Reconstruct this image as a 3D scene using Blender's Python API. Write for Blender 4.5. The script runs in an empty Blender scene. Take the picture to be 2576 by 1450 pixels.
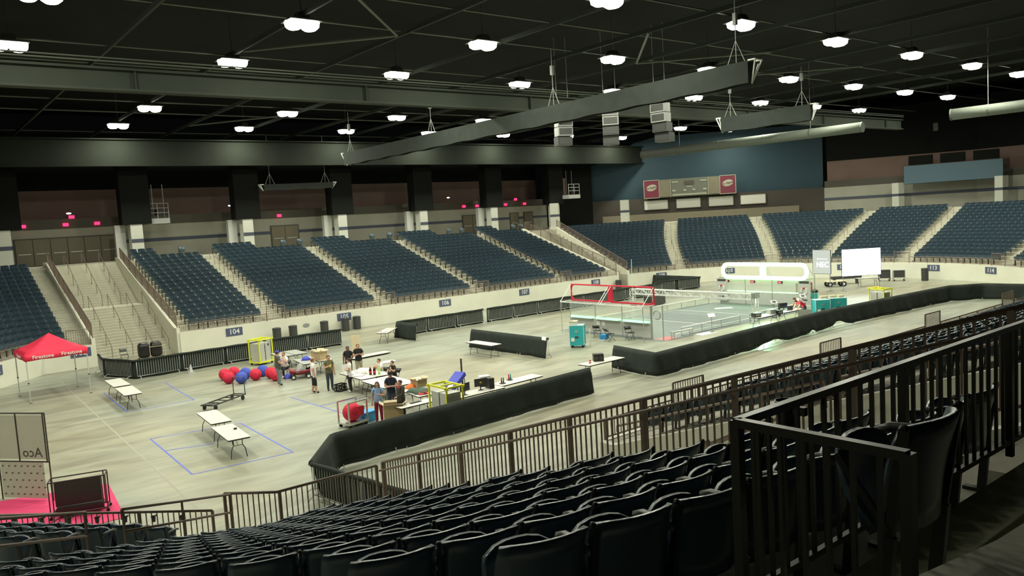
import bpy, bmesh, math, random
from mathutils import Vector, Matrix
random.seed(7)
sc = bpy.context.scene
COL = sc.collection
PI = math.pi
R = math.radians

# ---------------------------------------------------------------- camera, world, exposure
CAM_H, PITCH, ROLL, YAW = 7.7, R(5.05), R(3.45), R(51.5)
_f = Vector((math.cos(YAW)*math.cos(PITCH), math.sin(YAW)*math.cos(PITCH), -math.sin(PITCH)))
_r0 = Vector((math.sin(YAW), -math.cos(YAW), 0)); _u0 = _r0.cross(_f)
_r = _r0*math.cos(ROLL) - _u0*math.sin(ROLL); _u = _r0*math.sin(ROLL) + _u0*math.cos(ROLL)
cd = bpy.data.cameras.new('camera'); cam = bpy.data.objects.new('camera', cd); COL.objects.link(cam)
cd.sensor_width = 36.0; cd.lens = 1980/2576*36.0; cd.clip_start = 0.05; cd.clip_end = 600
cam.matrix_world = Matrix(((_r.x,_u.x,-_f.x,0),(_r.y,_u.y,-_f.y,0),(_r.z,_u.z,-_f.z,CAM_H),(0,0,0,1)))
sc.camera = cam
w = bpy.data.worlds.new('world'); sc.world = w; w.use_nodes = True
w.node_tree.nodes['Background'].inputs[0].default_value = (0.75, 1.0, 0.8, 1)
w.node_tree.nodes['Background'].inputs[1].default_value = 0.0015
sc.view_settings.view_transform = 'Standard'; sc.view_settings.look = 'None'
sc.view_settings.gamma = 1.0; sc.view_settings.use_curve_mapping = False
sc.view_settings.exposure = 0.05
sc.cycles.use_denoising = True
sc.cycles.adaptive_threshold = 0.02; sc.cycles.max_bounces = 5; sc.cycles.diffuse_bounces = 2; sc.cycles.glossy_bounces = 2
sc.cycles.transparent_max_bounces = 12; sc.cycles.sample_clamp_indirect = 4.0
LAMP_W = 720.0            # watts of each ceiling fixture's area light
LAMP_RGB = (1.0, 1.0, 0.80)

# ---------------------------------------------------------------- materials
def mat(name, rgb, rough=0.6, metal=0.0, var=0.0, scale=6.0, emit=None, estr=0.0, alpha=1.0, spec=0.5, bump=0.0):
    m = bpy.data.materials.new(name); m.use_nodes = True
    nt = m.node_tree; b = nt.nodes['Principled BSDF']
    b.inputs['Base Color'].default_value = (*rgb, 1); b.inputs['Roughness'].default_value = rough
    b.inputs['Metallic'].default_value = metal; b.inputs['Specular IOR Level'].default_value = spec
    if alpha < 1: b.inputs['Alpha'].default_value = alpha
    if emit: b.inputs['Emission Color'].default_value = (*emit, 1); b.inputs['Emission Strength'].default_value = estr
    if var or bump:
        tc = nt.nodes.new('ShaderNodeTexCoord'); n = nt.nodes.new('ShaderNodeTexNoise')
        n.inputs['Scale'].default_value = scale; n.inputs['Detail'].default_value = 5
        nt.links.new(tc.outputs['Object'], n.inputs['Vector'])
        if var:
            r = nt.nodes.new('ShaderNodeValToRGB')
            r.color_ramp.elements[0].position = 0.3; r.color_ramp.elements[1].position = 0.7
            r.color_ramp.elements[0].color = (*[c*(1-var) for c in rgb], 1)
            r.color_ramp.elements[1].color = (*[min(1, c*(1+var)) for c in rgb], 1)
            nt.links.new(n.outputs['Fac'], r.inputs['Fac']); nt.links.new(r.outputs['Color'], b.inputs['Base Color'])
        if bump:
            bp = nt.nodes.new('ShaderNodeBump'); bp.inputs['Strength'].default_value = bump
            nt.links.new(n.outputs['Fac'], bp.inputs['Height']); nt.links.new(bp.outputs['Normal'], b.inputs['Normal'])
    return m

def floor_material():
    m = bpy.data.materials.new('polished_concrete'); m.use_nodes = True
    nt = m.node_tree; b = nt.nodes['Principled BSDF']; L = nt.links.new
    tc = nt.nodes.new('ShaderNodeTexCoord')
    mp = nt.nodes.new('ShaderNodeMapping'); mp.inputs['Rotation'].default_value = (0, 0, R(-32)); mp.inputs['Scale'].default_value = (0.28, 0.95, 1)
    L(tc.outputs['Object'], mp.inputs['Vector'])
    n1 = nt.nodes.new('ShaderNodeTexNoise'); n1.inputs['Scale'].default_value = 1.0; n1.inputs['Detail'].default_value = 8; n1.inputs['Roughness'].default_value = 0.64; n1.inputs['Distortion'].default_value = 1.1
    L(mp.outputs['Vector'], n1.inputs['Vector'])
    n2 = nt.nodes.new('ShaderNodeTexNoise'); n2.inputs['Scale'].default_value = 0.11; n2.inputs['Detail'].default_value = 4
    L(tc.outputs['Object'], n2.inputs['Vector'])
    r1 = nt.nodes.new('ShaderNodeValToRGB'); e = r1.color_ramp.elements
    e[0].position = 0.33; e[0].color = (0.235, 0.24, 0.20, 1); e[1].position = 0.70; e[1].color = (0.41, 0.425, 0.355, 1)
    L(n1.outputs['Fac'], r1.inputs['Fac'])
    r2 = nt.nodes.new('ShaderNodeValToRGB'); e = r2.color_ramp.elements
    e[0].position = 0.35; e[0].color = (1.0, 0.93, 0.80, 1); e[1].position = 0.6; e[1].color = (0.97, 1.0, 0.97, 1)
    L(n2.outputs['Fac'], r2.inputs['Fac'])
    mx = nt.nodes.new('ShaderNodeMixRGB'); mx.blend_type = 'MULTIPLY'; mx.inputs[0].default_value = 1
    L(r1.outputs['Color'], mx.inputs[1]); L(r2.outputs['Color'], mx.inputs[2]); L(mx.outputs['Color'], b.inputs['Base Color'])
    rr = nt.nodes.new('ShaderNodeMapRange'); rr.inputs['To Min'].default_value = 0.30; rr.inputs['To Max'].default_value = 0.48
    L(n1.outputs['Fac'], rr.inputs['Value']); L(rr.outputs['Result'], b.inputs['Roughness'])
    b.inputs['Specular IOR Level'].default_value = 0.45
    return m

def cloth_translucent(name, rgb, f):
    m = mat(name, rgb, 0.9, var=0.05, scale=2); nt = m.node_tree; b = nt.nodes['Principled BSDF']; out = nt.nodes['Material Output']
    t = nt.nodes.new('ShaderNodeBsdfTranslucent'); t.inputs[0].default_value = (*rgb, 1); mx = nt.nodes.new('ShaderNodeMixShader'); mx.inputs[0].default_value = f
    nt.links.new(b.outputs[0], mx.inputs[1]); nt.links.new(t.outputs[0], mx.inputs[2]); nt.links.new(mx.outputs[0], out.inputs[0]); return m
M = dict(
 floor=floor_material(),
 conc=mat('stand_concrete', (0.50,0.49,0.40), 0.8, var=0.10, scale=1.5),
 plat=mat('platform_concrete', (0.30,0.31,0.20), 0.85, var=0.25, scale=3),
 white_wall=mat('cream_wall_paint', (0.78,0.78,0.66), 0.5, var=0.04, scale=0.8),
 block=mat('painted_block_wall', (0.30,0.30,0.25), 0.8, var=0.06, scale=0.7),
 pillar=mat('pillar_paint', (0.50,0.51,0.45), 0.7, var=0.04),
 stripe=mat('dark_blue_stripe', (0.05,0.06,0.09), 0.7),
 brownpanel=mat('brown_wall_panel', (0.15,0.098,0.080), 0.8, var=0.08, scale=0.6),
 bluewall=mat('blue_wall_panel', (0.014,0.042,0.060), 0.7, var=0.06, scale=0.3),
 paleblue=mat('pale_blue_panel', (0.07,0.125,0.165), 0.7),
 black=mat('black_paint', (0.004,0.005,0.004), 0.9, spec=0.2),
 ceil=mat('dark_ceiling_paint', (0.008,0.010,0.007), 0.9, var=0.2, scale=0.4, spec=0.2),
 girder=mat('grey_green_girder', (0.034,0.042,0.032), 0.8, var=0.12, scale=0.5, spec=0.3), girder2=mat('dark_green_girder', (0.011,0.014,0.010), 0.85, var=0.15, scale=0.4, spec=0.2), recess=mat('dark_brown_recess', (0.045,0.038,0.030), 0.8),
 brace=mat('steel_brace', (0.10,0.115,0.09), 0.6),
 drape_grey=mat('charcoal_drape', (0.026,0.033,0.028), 0.9, var=0.15, scale=2),
 duct=mat('pale_duct', (0.10,0.115,0.095), 0.7, var=0.08),
 rail=mat('brown_rail_paint', (0.215,0.16,0.125), 0.45, 0.0, var=0.1, scale=8),
 railblack=mat('black_rail_paint', (0.012,0.012,0.011), 0.3),
 seat=mat('navy_seat_plastic', (0.050,0.083,0.115), 0.28, var=0.12, scale=3, spec=0.6),
 seatdark=mat('charcoal_seat_frame', (0.02,0.022,0.024), 0.5),
 armrest=mat('grey_armrest', (0.12,0.125,0.12), 0.38),
 drape=mat('black_drape', (0.014,0.022,0.018), 0.85, var=0.25, scale=2.5, bump=0.3),
 galv=mat('galvanised_steel', (0.55,0.57,0.54), 0.5, 0.25),
 tabletop=mat('table_laminate', (0.72,0.71,0.66), 0.35, var=0.03),
 tabletop_grey=mat('grey_table_laminate', (0.42,0.44,0.41), 0.4, var=0.04),
 tabledge=mat('table_edge_black', (0.02,0.02,0.02), 0.5),
 tableleg=mat('table_leg_steel', (0.07,0.07,0.065), 0.4, 0.5),
 white=mat('white_plastic', (0.80,0.80,0.78), 0.4),
 paper=mat('white_paper', (0.82,0.82,0.80), 0.7),
 grey=mat('grey_plastic', (0.30,0.31,0.30), 0.5),
 lgrey=mat('light_grey_panel', (0.50,0.51,0.48), 0.5, var=0.04),
 dgrey=mat('dark_grey_plastic', (0.05,0.052,0.05), 0.5),
 blackp=mat('black_plastic', (0.015,0.015,0.015), 0.35),
 rubber=mat('black_rubber', (0.02,0.02,0.02), 0.8),
 red=mat('red_paint', (0.62,0.02,0.05), 0.4),
 redball=mat('red_ball_cover', (0.66,0.02,0.06), 0.75, var=0.22, scale=9, bump=0.4),
 blueball=mat('blue_ball_cover', (0.06,0.10,0.50), 0.75, var=0.18, scale=9, bump=0.4),
 redtent=mat('red_canopy_cloth', (0.80,0.025,0.075), 0.7, var=0.05, scale=2),
 yellow=mat('yellow_frame_paint', (0.78,0.80,0.04), 0.4),
 teal=mat('teal_case_paint', (0.03,0.42,0.46), 0.4, var=0.06, scale=3),
 tealtop=mat('pale_teal_edge', (0.45,0.70,0.70), 0.35),
 blue=mat('blue_plastic', (0.05,0.07,0.55), 0.5),
 bluebin=mat('sky_blue_plastic', (0.04,0.34,0.72), 0.4),
 card=mat('brown_cardboard', (0.48,0.36,0.20), 0.8, var=0.06),
 cardlight=mat('pale_cardboard', (0.68,0.58,0.40), 0.8),
 pink=mat('magenta_carpet', (0.72,0.05,0.17), 0.9, var=0.06, scale=5),
 carpet=mat('grey_field_carpet', (0.20,0.235,0.235), 0.9, var=0.06, scale=2),
 tapewhite=mat('white_gaffer_tape', (0.80,0.82,0.78), 0.5),
 tapeblue=mat('blue_floor_tape', (0.12,0.16,0.62), 0.6),
 seam=mat('floor_joint_filler', (0.36,0.355,0.30), 0.8),
 poly=mat('clear_polycarbonate', (0.75,0.85,0.80), 0.08, alpha=0.16),
 alu=mat('brushed_aluminium', (0.62,0.64,0.62), 0.3, 0.8),
 trusswhite=mat('bright_truss_tube', (0.86,0.88,0.86), 0.35), palegreen=mat('pale_green_pole', (0.55,0.85,0.62), 0.4),
 signblue=mat('slate_blue_sign', (0.085,0.105,0.19), 0.5),
 signwhite=mat('sign_lettering_white', (0.80,0.82,0.80), 0.5),
 door=mat('brown_door_paint', (0.14,0.125,0.085), 0.55, var=0.05),
 doordark=mat('dark_door_frame', (0.05,0.045,0.03), 0.6),
 maroon=mat('maroon_sign_face', (0.12,0.012,0.028), 0.5),
 signgrey=mat('scoreboard_grey', (0.10,0.105,0.08), 0.6),
 signframe=mat('pale_sign_frame', (0.27,0.28,0.21), 0.5),
 blind=mat('white_window_blind', (0.5,0.5,0.45), 0.6),
 bannergrey=cloth_translucent('grey_translucent_banner', (0.32,0.32,0.26), 0.6),
 bannertxt=cloth_translucent('show_through_lettering', (0.17,0.18,0.145), 0.6),
 bannerdot=cloth_translucent('faint_banner_print', (0.235,0.23,0.19), 0.6),
 palered=mat('faded_red_mat', (0.55,0.19,0.19), 0.8), orange=mat('orange_cloth', (0.80,0.20,0.05), 0.7),
 netgreen=mat('dark_green_netting', (0.05,0.09,0.06), 0.8),
 yellowcard=mat('yellow_card', (0.75,0.6,0.1), 0.6),
 cola=mat('cola_bottle', (0.06,0.012,0.012), 0.15),
 lime=mat('lime_bottle', (0.35,0.75,0.15), 0.15),
 wagon=mat('maroon_wagon_plastic', (0.28,0.03,0.045), 0.45),
 lamp=mat('lamp_lens_glow', (1,1,1), 0.5, emit=(1.0,1.0,0.86), estr=14),
 housing=mat('lamp_housing', (0.05,0.05,0.045), 0.6),
 exitred=mat('exit_sign_glow', (0.6,0.0,0.02), 0.5, emit=(1.0,0.02,0.10), estr=3.0),
 bulb=mat('small_bulb_glow', (1,1,1), 0.5, emit=(1.0,0.9,1.0), estr=5),
 ledgoal=mat('goal_led_glow', (0.9,1,0.95), 0.4, emit=(0.19,1.0,0.25), estr=3.4),
 ledgreen=mat('green_led_glow', (0.3,1,0.6), 0.4, emit=(0.20,1.0,0.32), estr=2.8),
 ledred=mat('red_led_digits', (0.8,0.05,0.1), 0.4, emit=(1.0,0.08,0.18), estr=1.6),
 screen=mat('bright_projection_screen', (0.9,0.95,1), 0.6, emit=(0.82,0.90,1.0), estr=2.6),
 screengrey=mat('dim_projection_screen', (0.4,0.42,0.43), 0.6, emit=(0.30,0.32,0.33), estr=0.75),
 screentxt=mat('projected_lettering', (0.9,0.95,1), 0.6, emit=(0.9,0.95,1.0), estr=1.3),
 laptop=mat('laptop_screen_glow', (0.4,0.4,0.9), 0.3, emit=(0.45,0.38,1.0), estr=1.6),
 skin=mat('skin_light', (0.62,0.36,0.26), 0.55), skindark=mat('skin_brown', (0.26,0.12,0.08), 0.55),
 tee_white=mat('white_cotton', (0.78,0.76,0.74), 0.85), tee_black=mat('black_cotton', (0.018,0.018,0.02), 0.9),
 tee_navy=mat('navy_cotton', (0.02,0.025,0.05), 0.9), tee_blue=mat('light_blue_cotton', (0.30,0.42,0.68), 0.85),
 shirt_grey=mat('charcoal_cotton', (0.08,0.09,0.085), 0.9), shirt_olive=mat('olive_cotton', (0.15,0.14,0.08), 0.9),
 jeans_grey=mat('grey_denim', (0.19,0.23,0.25), 0.9), jeans=mat('dark_denim', (0.055,0.07,0.10), 0.9),
 pants_black=mat('black_trousers', (0.018,0.018,0.022), 0.9), pants_maroon=mat('maroon_trousers', (0.25,0.02,0.05), 0.9),
 khaki=mat('khaki_trousers', (0.42,0.37,0.27), 0.9), tee_red=mat('red_cotton', (0.60,0.035,0.075), 0.85),
 jacket=mat('dark_olive_jacket', (0.04,0.04,0.032), 0.85), shoe=mat('dark_shoe', (0.02,0.02,0.022), 0.6),
 shoe_white=mat('white_shoe', (0.7,0.7,0.68), 0.6), hair_brown=mat('brown_hair', (0.10,0.055,0.03), 0.7),
 hair_dark=mat('dark_hair', (0.015,0.012,0.012), 0.6), hair_sand=mat('sandy_hair', (0.20,0.12,0.05), 0.7),
 hair_red=mat('auburn_hair', (0.22,0.07,0.035), 0.7), cap_blue=mat('blue_cap_cloth', (0.06,0.06,0.42), 0.8),
)

# ---------------------------------------------------------------- mesh builder and scene helpers
class MB:
    def __init__(self): self.v = []; self.f = []; self.mi = []; self.m = 0
    def add(self, vs, fs, m=None):
        o = len(self.v); self.v += [tuple(p) for p in vs]
        for f in fs: self.f.append(tuple(i+o for i in f)); self.mi.append(self.m if m is None else m)
        return self
    def box(self, c, s, rz=0.0, m=None, top=1.0):
        x, y, z = s[0]/2, s[1]/2, s[2]/2; cs, sn = math.cos(rz), math.sin(rz); vs = []
        for dz in (-1, 1):
            k = 1.0 if dz < 0 else top
            for dx, dy in ((-1,-1),(1,-1),(1,1),(-1,1)):
                a, b = dx*x*k, dy*y*k; vs.append((c[0]+a*cs-b*sn, c[1]+a*sn+b*cs, c[2]+dz*z))
        return self.add(vs, [(3,2,1,0),(4,5,6,7),(0,1,5,4),(1,2,6,5),(2,3,7,6),(3,0,4,7)], m)
    def tube(self, pts, r, n=6, m=None, caps=True, r2=None):
        P = [Vector(p) for p in pts]; rings = []; prev = None
        for i, p in enumerate(P):
            t = (P[min(i+1, len(P)-1)] - P[max(i-1, 0)]).normalized()
            a = Vector((0,0,1)) if abs(t.z) < 0.95 else Vector((1,0,0))
            if prev is not None and abs(prev.dot(t)) < 0.95: a = prev
            e = (a - t*a.dot(t)).normalized(); g = t.cross(e); prev = e
            rr = r if r2 is None else r + (r2-r)*i/max(1, len(P)-1)
            rings.append([p + (e*math.cos(2*PI*(k+.5)/n) + g*math.sin(2*PI*(k+.5)/n))*rr for k in range(n)])
        vs = [q for g in rings for q in g]; fs = []
        for i in range(len(P)-1):
            for k in range(n): fs.append((i*n+k, i*n+(k+1) % n, (i+1)*n+(k+1) % n, (i+1)*n+k))
        if caps: fs.append(tuple(reversed(range(n)))); fs.append(tuple(range((len(P)-1)*n, len(P)*n)))
        return self.add(vs, fs, m)
    def bar(self, a, b, w, h=None, m=None):          # rectangular bar from a to b
        h = w if h is None else h
        a, b = Vector(a), Vector(b); t = (b-a).normalized()
        up = Vector((0,0,1)) if abs(t.z) < 0.98 else Vector((0,1,0))
        e = t.cross(up).normalized()*w/2; g = e.cross(t).normalized()*h/2; vs = []
        for p in (a, b): vs += [p-e-g, p+e-g, p+e+g, p-e+g]
        return self.add(vs, [(3,2,1,0),(4,5,6,7),(0,1,5,4),(1,2,6,5),(2,3,7,6),(3,0,4,7)], m)
    def lathe(self, c, prof, n=14, m=None, sx=1.0, sy=1.0):
        vs = []; fs = []
        for r, z in prof:
            for k in range(n): vs.append((c[0]+r*sx*math.cos(2*PI*k/n), c[1]+r*sy*math.sin(2*PI*k/n), c[2]+z))
        for i in range(len(prof)-1):
            for k in range(n): fs.append((i*n+k, i*n+(k+1) % n, (i+1)*n+(k+1) % n, (i+1)*n+k))
        fs.append(tuple(reversed(range(n)))); fs.append(tuple(range((len(prof)-1)*n, len(prof)*n)))
        return self.add(vs, fs, m)
    def ball(self, c, r, n=12, k=7, m=None):
        if not hasattr(r, '__len__'): r = (r, r, r)
        prof = [(math.sin(PI*i/k), -math.cos(PI*i/k)) for i in range(k+1)]
        prof[0] = (0.02, -1); prof[-1] = (0.02, 1); o = len(self.v)
        self.lathe((0,0,0), prof, n, m)
        for i in range(o, len(self.v)):
            p = self.v[i]; self.v[i] = (c[0]+p[0]*r[0], c[1]+p[1]*r[1], c[2]+p[2]*r[2])
        return self
    def prism(self, poly, z0, z1, m=None):           # vertical prism over an xy polygon (ccw)
        n = len(poly); vs = [(x, y, z0) for x, y in poly] + [(x, y, z1) for x, y in poly]
        return self.add(vs, [tuple(reversed(range(n))), tuple(range(n, 2*n))] + [(i, (i+1) % n, n+(i+1) % n, n+i) for i in range(n)], m)
    def sheet(self, grid, th=0.0, m=None):           # grid of points -> surface with thickness along its normals
        nr, nc = len(grid), len(grid[0]); G = [[Vector(p) for p in row] for row in grid]
        if th == 0:
            vs = [p for row in G for p in row]
            return self.add(vs, [(i*nc+j, i*nc+j+1, (i+1)*nc+j+1, (i+1)*nc+j) for i in range(nr-1) for j in range(nc-1)], m)
        A = []; B = []
        for i in range(nr):
            for j in range(nc):
                du = G[i][min(j+1, nc-1)] - G[i][max(j-1, 0)]; dv = G[min(i+1, nr-1)][j] - G[max(i-1, 0)][j]
                n = du.cross(dv).normalized()*th/2; A.append(G[i][j]+n); B.append(G[i][j]-n)
        N = nr*nc; fs = []
        for i in range(nr-1):
            for j in range(nc-1):
                q = (i*nc+j, i*nc+j+1, (i+1)*nc+j+1, (i+1)*nc+j); fs.append(q); fs.append(tuple(N+k for k in reversed(q)))
        edge = [i for i in range(nc)] + [i*nc+nc-1 for i in range(1, nr)] + [(nr-1)*nc+j for j in range(nc-2, -1, -1)] + [i*nc for i in range(nr-2, 0, -1)]
        for a, b in zip(edge, edge[1:]+edge[:1]): fs.append((b, a, N+a, N+b))
        return self.add(A+B, fs, m)
    def build(self, name, mats, parent=None, loc=None, rz=None, smooth=False):
        me = bpy.data.meshes.new(name); me.from_pydata(self.v, [], self.f)
        if not isinstance(mats, (list, tuple)): mats = [mats]
        for k in mats: me.materials.append(M[k] if isinstance(k, str) else k)
        if len(mats) > 1: me.polygons.foreach_set('material_index', self.mi)
        if smooth: me.polygons.foreach_set('use_smooth', [True]*len(me.polygons))
        me.update()
        o = bpy.data.objects.new(name, me); COL.objects.link(o)
        if parent: o.parent = parent
        if loc is not None: o.location = loc
        if rz is not None: o.rotation_euler = (0, 0, rz)
        return o

def tag(o, label=None, cat=None, group=None, kind=None):
    if label: o['label'] = label
    if cat: o['category'] = cat
    if group: o['group'] = group
    if kind: o['kind'] = kind
    return o
def thing(name, label, cat, loc=(0,0,0), rz=0.0, group=None):
    o = bpy.data.objects.new(name, None); o.empty_display_size = 0.2; COL.objects.link(o)
    o.location = loc; o.rotation_euler = (0, 0, rz); return tag(o, label, cat, group)
def copy_tree(o, parent=None):
    c = o.copy(); COL.objects.link(c)
    if parent: c.parent = parent; c.matrix_parent_inverse = o.matrix_parent_inverse.copy()
    for ch in list(o.children): copy_tree(ch, c)
    return c
def inst(src, parent, loc, rz=0.0, name=None):       # part sharing mesh data
    o = bpy.data.objects.new(name or src.name.split('.')[0], src.data); COL.objects.link(o)
    o.parent = parent; o.location = loc; o.rotation_euler = (0, 0, rz); return o
def struct(mb, name, mats, parent=None, **k):
    o = mb.build(name, mats, parent, **k)
    if parent is None: o['kind'] = 'structure'
    return o
def text(name, s, size, m, parent, loc, rot, ext=0.004, align='CENTER', xs=1.0, shear=0.0, label=None):
    cu = bpy.data.curves.new(name, 'FONT'); cu.body = s; cu.size = size; cu.align_x = align; cu.align_y = 'CENTER'
    cu.extrude = ext; cu.resolution_u = 2; cu.shear = shear; cu.offset = size*0.012
    t = bpy.data.objects.new(name, cu); COL.objects.link(t)
    me = bpy.data.meshes.new_from_object(t.evaluated_get(bpy.context.evaluated_depsgraph_get()))
    bpy.data.objects.remove(t); bpy.data.curves.remove(cu)
    me.materials.clear(); me.materials.append(M[m])
    o = bpy.data.objects.new(name, me); COL.objects.link(o)
    o.parent = parent; o.location = loc; o.rotation_euler = rot; o.scale = (xs, 1, 1)
    if label: o['label'] = label
    return o
ORD = ['first','second','third','fourth','fifth','sixth','seventh','eighth','ninth','tenth','eleventh','twelfth','thirteenth','fourteenth','fifteenth','sixteenth','seventeenth','eighteenth','nineteenth','twentieth']
def ordw(i): return ORD[i] if i < 20 else str(i+1)+'th'
def camproj(p):                                      # frame test for which seats the photograph shows
    d = Vector(p) - Vector((0,0,CAM_H)); z = d.dot(_f)
    if z <= 0.3: return None
    return 1288+1980*d.dot(_r)/z, 725-1980*d.dot(_u)/z, z
# ---------------------------------------------------------------- the arena bowl: profile and paths
CY, HALF = 35.0, 19.8              # long axis and half width of the arena floor
ECX, ECY = 54.0, 35.0              # centre of the rounded right end
TREAD, RISE, Z0 = 0.84, 0.278, 1.42
CONC = 6.1                         # concourse level
NC = Vector((5.3, 15.25)); FC = Vector((7.0, 54.75)); CR = .05; TH = R(49)   # the bowl turns 49 degrees at the left end
def tz(i): return Z0 + RISE*i
def dr(i): return 1.0 + TREAD*i    # distance of row i's backrests behind the front wall face
def far_pos(s, d): return s, CY+HALF+d
def near_pos(s, d): return s, CY-HALF-d
def end_pos(a, d): return ECX+(HALF+d)*math.cos(a), ECY+(HALF+d)*math.sin(a)
def near_corner(s, d):             # s = metres run leftwards along this row from x = NC.x
    rho = CR+d; a = s/rho
    if s < 0: return NC.x-s, NC.y-rho, 0.0
    if a <= TH: return NC.x-rho*math.sin(a), NC.y-rho*math.cos(a), a
    k = s-rho*TH
    return NC.x-rho*math.sin(TH)-k*math.cos(TH), NC.y-rho*math.cos(TH)+k*math.sin(TH), TH
def far_corner(s, d):
    x, y, a = near_corner(s, d); return FC.x+(x-NC.x), FC.y-(y-NC.y), a
def corner_ang(c, sg, a, d, k):    # same corners addressed by angle, plus k metres of the straight run
    rho = CR+d; return c.x-rho*math.sin(a)-k*math.cos(TH), c.y+sg*(rho*math.cos(a)-k*math.sin(TH))
def profile(nrows, back, dz=0.0):
    tz = lambda i: Z0+RISE*i+(dz if i > 0 else 0)
    p = [(0, 0), (0, tz(0))]
    for i in range(nrows):
        e = dr(i)+0.29; p.append((e, tz(i)))
        if i < nrows-1: p.append((e, tz(i+1)))
    p += [(dr(nrows-1)+0.29, CONC), (back, CONC)]
    return p
def terrace(name, stations, prof, closed_ends=True):   # stations: functions d -> (x, y)
    mb = MB(); n = len(prof); vs = []
    for st in stations:
        for d, z in prof: x, y = st(d); vs.append((x, y, z))
    fs = []
    for i in range(len(stations)-1):
        for j in range(n-1): fs.append((i*n+j, i*n+j+1, (i+1)*n+j+1, (i+1)*n+j))
    mb.add(vs, fs)
    if closed_ends:
        for st in (stations[0], stations[-1]):
            for j in range(n-1):
                (d0, z0), (d1, z1) = prof[j], prof[j+1]
                if d1 > d0:
                    a, b = st(d0), st(d1); mb.add([(*a, 0), (*b, 0), (*b, z1), (*a, z0 if z0 == z1 else z1)], [(0,1,2,3)])
    return struct(mb, name, 'conc')
floor = struct(MB().box((35, 35, -0.1), (130, 60, 0.2)), 'floor', 'floor')
terrace('seating_terrace_far', [lambda d, s=s: far_pos(s, d) for s in (15.0, 57.2)], profile(16, 21))
terrace('seating_terrace_far_corner', [lambda d: (9.8, CY+HALF+d)] + [lambda d, a=a: corner_ang(FC, 1, R(a), d, 0) for a in (0, 7, 14, 21, 28, 35, 42, 49)] + [lambda d: corner_ang(FC, 1, TH, d, 9)], profile(16, 21))
terrace('seating_terrace_end', [lambda d, a=a: end_pos(R(a), d) for a in range(78, -51, -3)], profile(16, 22))
terrace('seating_terrace_near', [lambda d, s=s: near_pos(s, d) for s in (15.0, 57.0)], profile(16, 20))
LDZ = .12              # the aisle at the left of the near section; the block beyond it sits a step higher
terrace('seating_terrace_near_corner', [lambda d: (8.1, CY-HALF-d)] + [lambda d, a=a: corner_ang(NC, -1, R(a), d, 0) for a in (0, 6, 12, 18, 24, 30, 36, 42, 49)] + [lambda d: corner_ang(NC, -1, TH, d, .6)], profile(16, 22))
terrace('seating_terrace_near_left', [lambda d, k=k: corner_ang(NC, -1, TH, d, k) for k in (.6, 11)], profile(16, 22, LDZ))
for nm, c in (('far_stair', 'f'), ('near_stair', 'n')):          # concourse slab behind the two big stairs
    y0, y1 = (70.2, 76) if c == 'f' else (-7, -0.6)
    struct(MB().box((12.4, (y0+y1)/2, CONC-.15), (5.4, y1-y0, .3)), 'concourse_floor_'+nm, 'conc')
struct(MB().box((59.8, 73.3, CONC-.15), (6.0, 6.0, .3)), 'concourse_floor_corner', 'conc')
# front walls, cream painted, with a slightly proud cap; drawn along the same paths
def wall_strip(name, pts, z1=1.42, th=0.16, cap=True):
    mb = MB(); ins = []
    for i, p in enumerate(pts):
        a, b = Vector(pts[max(i-1, 0)]), Vector(pts[min(i+1, len(pts)-1)]); t = (b-a).normalized(); n = Vector((-t.y, t.x)); ins.append(Vector(p)+n*th)
    for i in range(len(pts)-1):
        poly = [pts[i], pts[i+1], tuple(ins[i+1]), tuple(ins[i])]
        mb.prism(poly, 0, z1)
    return struct(mb, name, 'white_wall')
wall_strip('wall_front_far', [far_pos(s, .02) for s in (57.2, 15.0)])
wall_strip('wall_front_far_corner', [(9.8, 54.8)]+[corner_ang(FC, 1, R(a), .02, 0) for a in (0, 49)]+[corner_ang(FC, 1, TH, .02, 9)])
wall_strip('wall_front_end', [end_pos(R(a), .02) for a in range(-51, 79, 3)])
wall_strip('wall_front_near', [near_pos(s, .02) for s in (15.0, 57.0)])
wall_strip('wall_front_near_corner', list(reversed([(8.1, 15.2)]+[corner_ang(NC, -1, R(a), .02, 0) for a in (0, 49)]+[corner_ang(NC, -1, TH, .02, 11)])))
# sloping side walls of the stair openings
def side_wall(name, x, y0, sgn, th=0.22, off=0.32, top=CONC+.35, length=15.6):
    mb = MB(); pts = [(0, 0), (length, 0), (length, top), (14.3, top), (0.5, Z0+off), (0, Z0+off)]
    vs = [(x+dx, y0+sgn*d, z) for dx in (-th/2, th/2) for d, z in pts]; n = len(pts)
    mb.add(vs, [tuple(range(n)), tuple(reversed(range(n, 2*n)))] + [(i, n+i, n+(i+1) % n, (i+1) % n) for i in range(n)])
    return struct(mb, name, 'white_wall')
side_wall('wall_stair_far_right', 14.95, 54.8, 1); side_wall('wall_stair_far_left', 9.85, 54.8, 1)
side_wall('wall_stair_near_right', 14.95, 15.2, -1, off=0.03, top=CONC); side_wall('wall_stair_near_left', 8.2, 15.2, -1, off=0.06, top=CONC)
side_wall('wall_stair_corner', 57.2, 54.8, 1)
# wall on the far side of the corner stair, running radially
def radial_wall(name, ang, r0, r1, th=.25):
    mb = MB(); c, s = math.cos(ang), math.sin(ang); n = (-s*th/2, c*th/2)
    pts = [(r0, 0), (r1, 0), (r1, CONC+.3), (r0+14, CONC+.3), (r0, Z0+.3)]
    vs = [(ECX+r*c+k*n[0], ECY+r*s+k*n[1], z) for k in (-1, 1) for r, z in pts]; m = len(pts)
    mb.add(vs, [tuple(range(m)), tuple(reversed(range(m, 2*m)))] + [(i, m+i, m+(i+1) % m, (i+1) % m) for i in range(m)])
    return struct(mb, name, 'white_wall')
radial_wall('wall_stair_corner_right', R(77.6), HALF, HALF+15.5)

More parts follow.
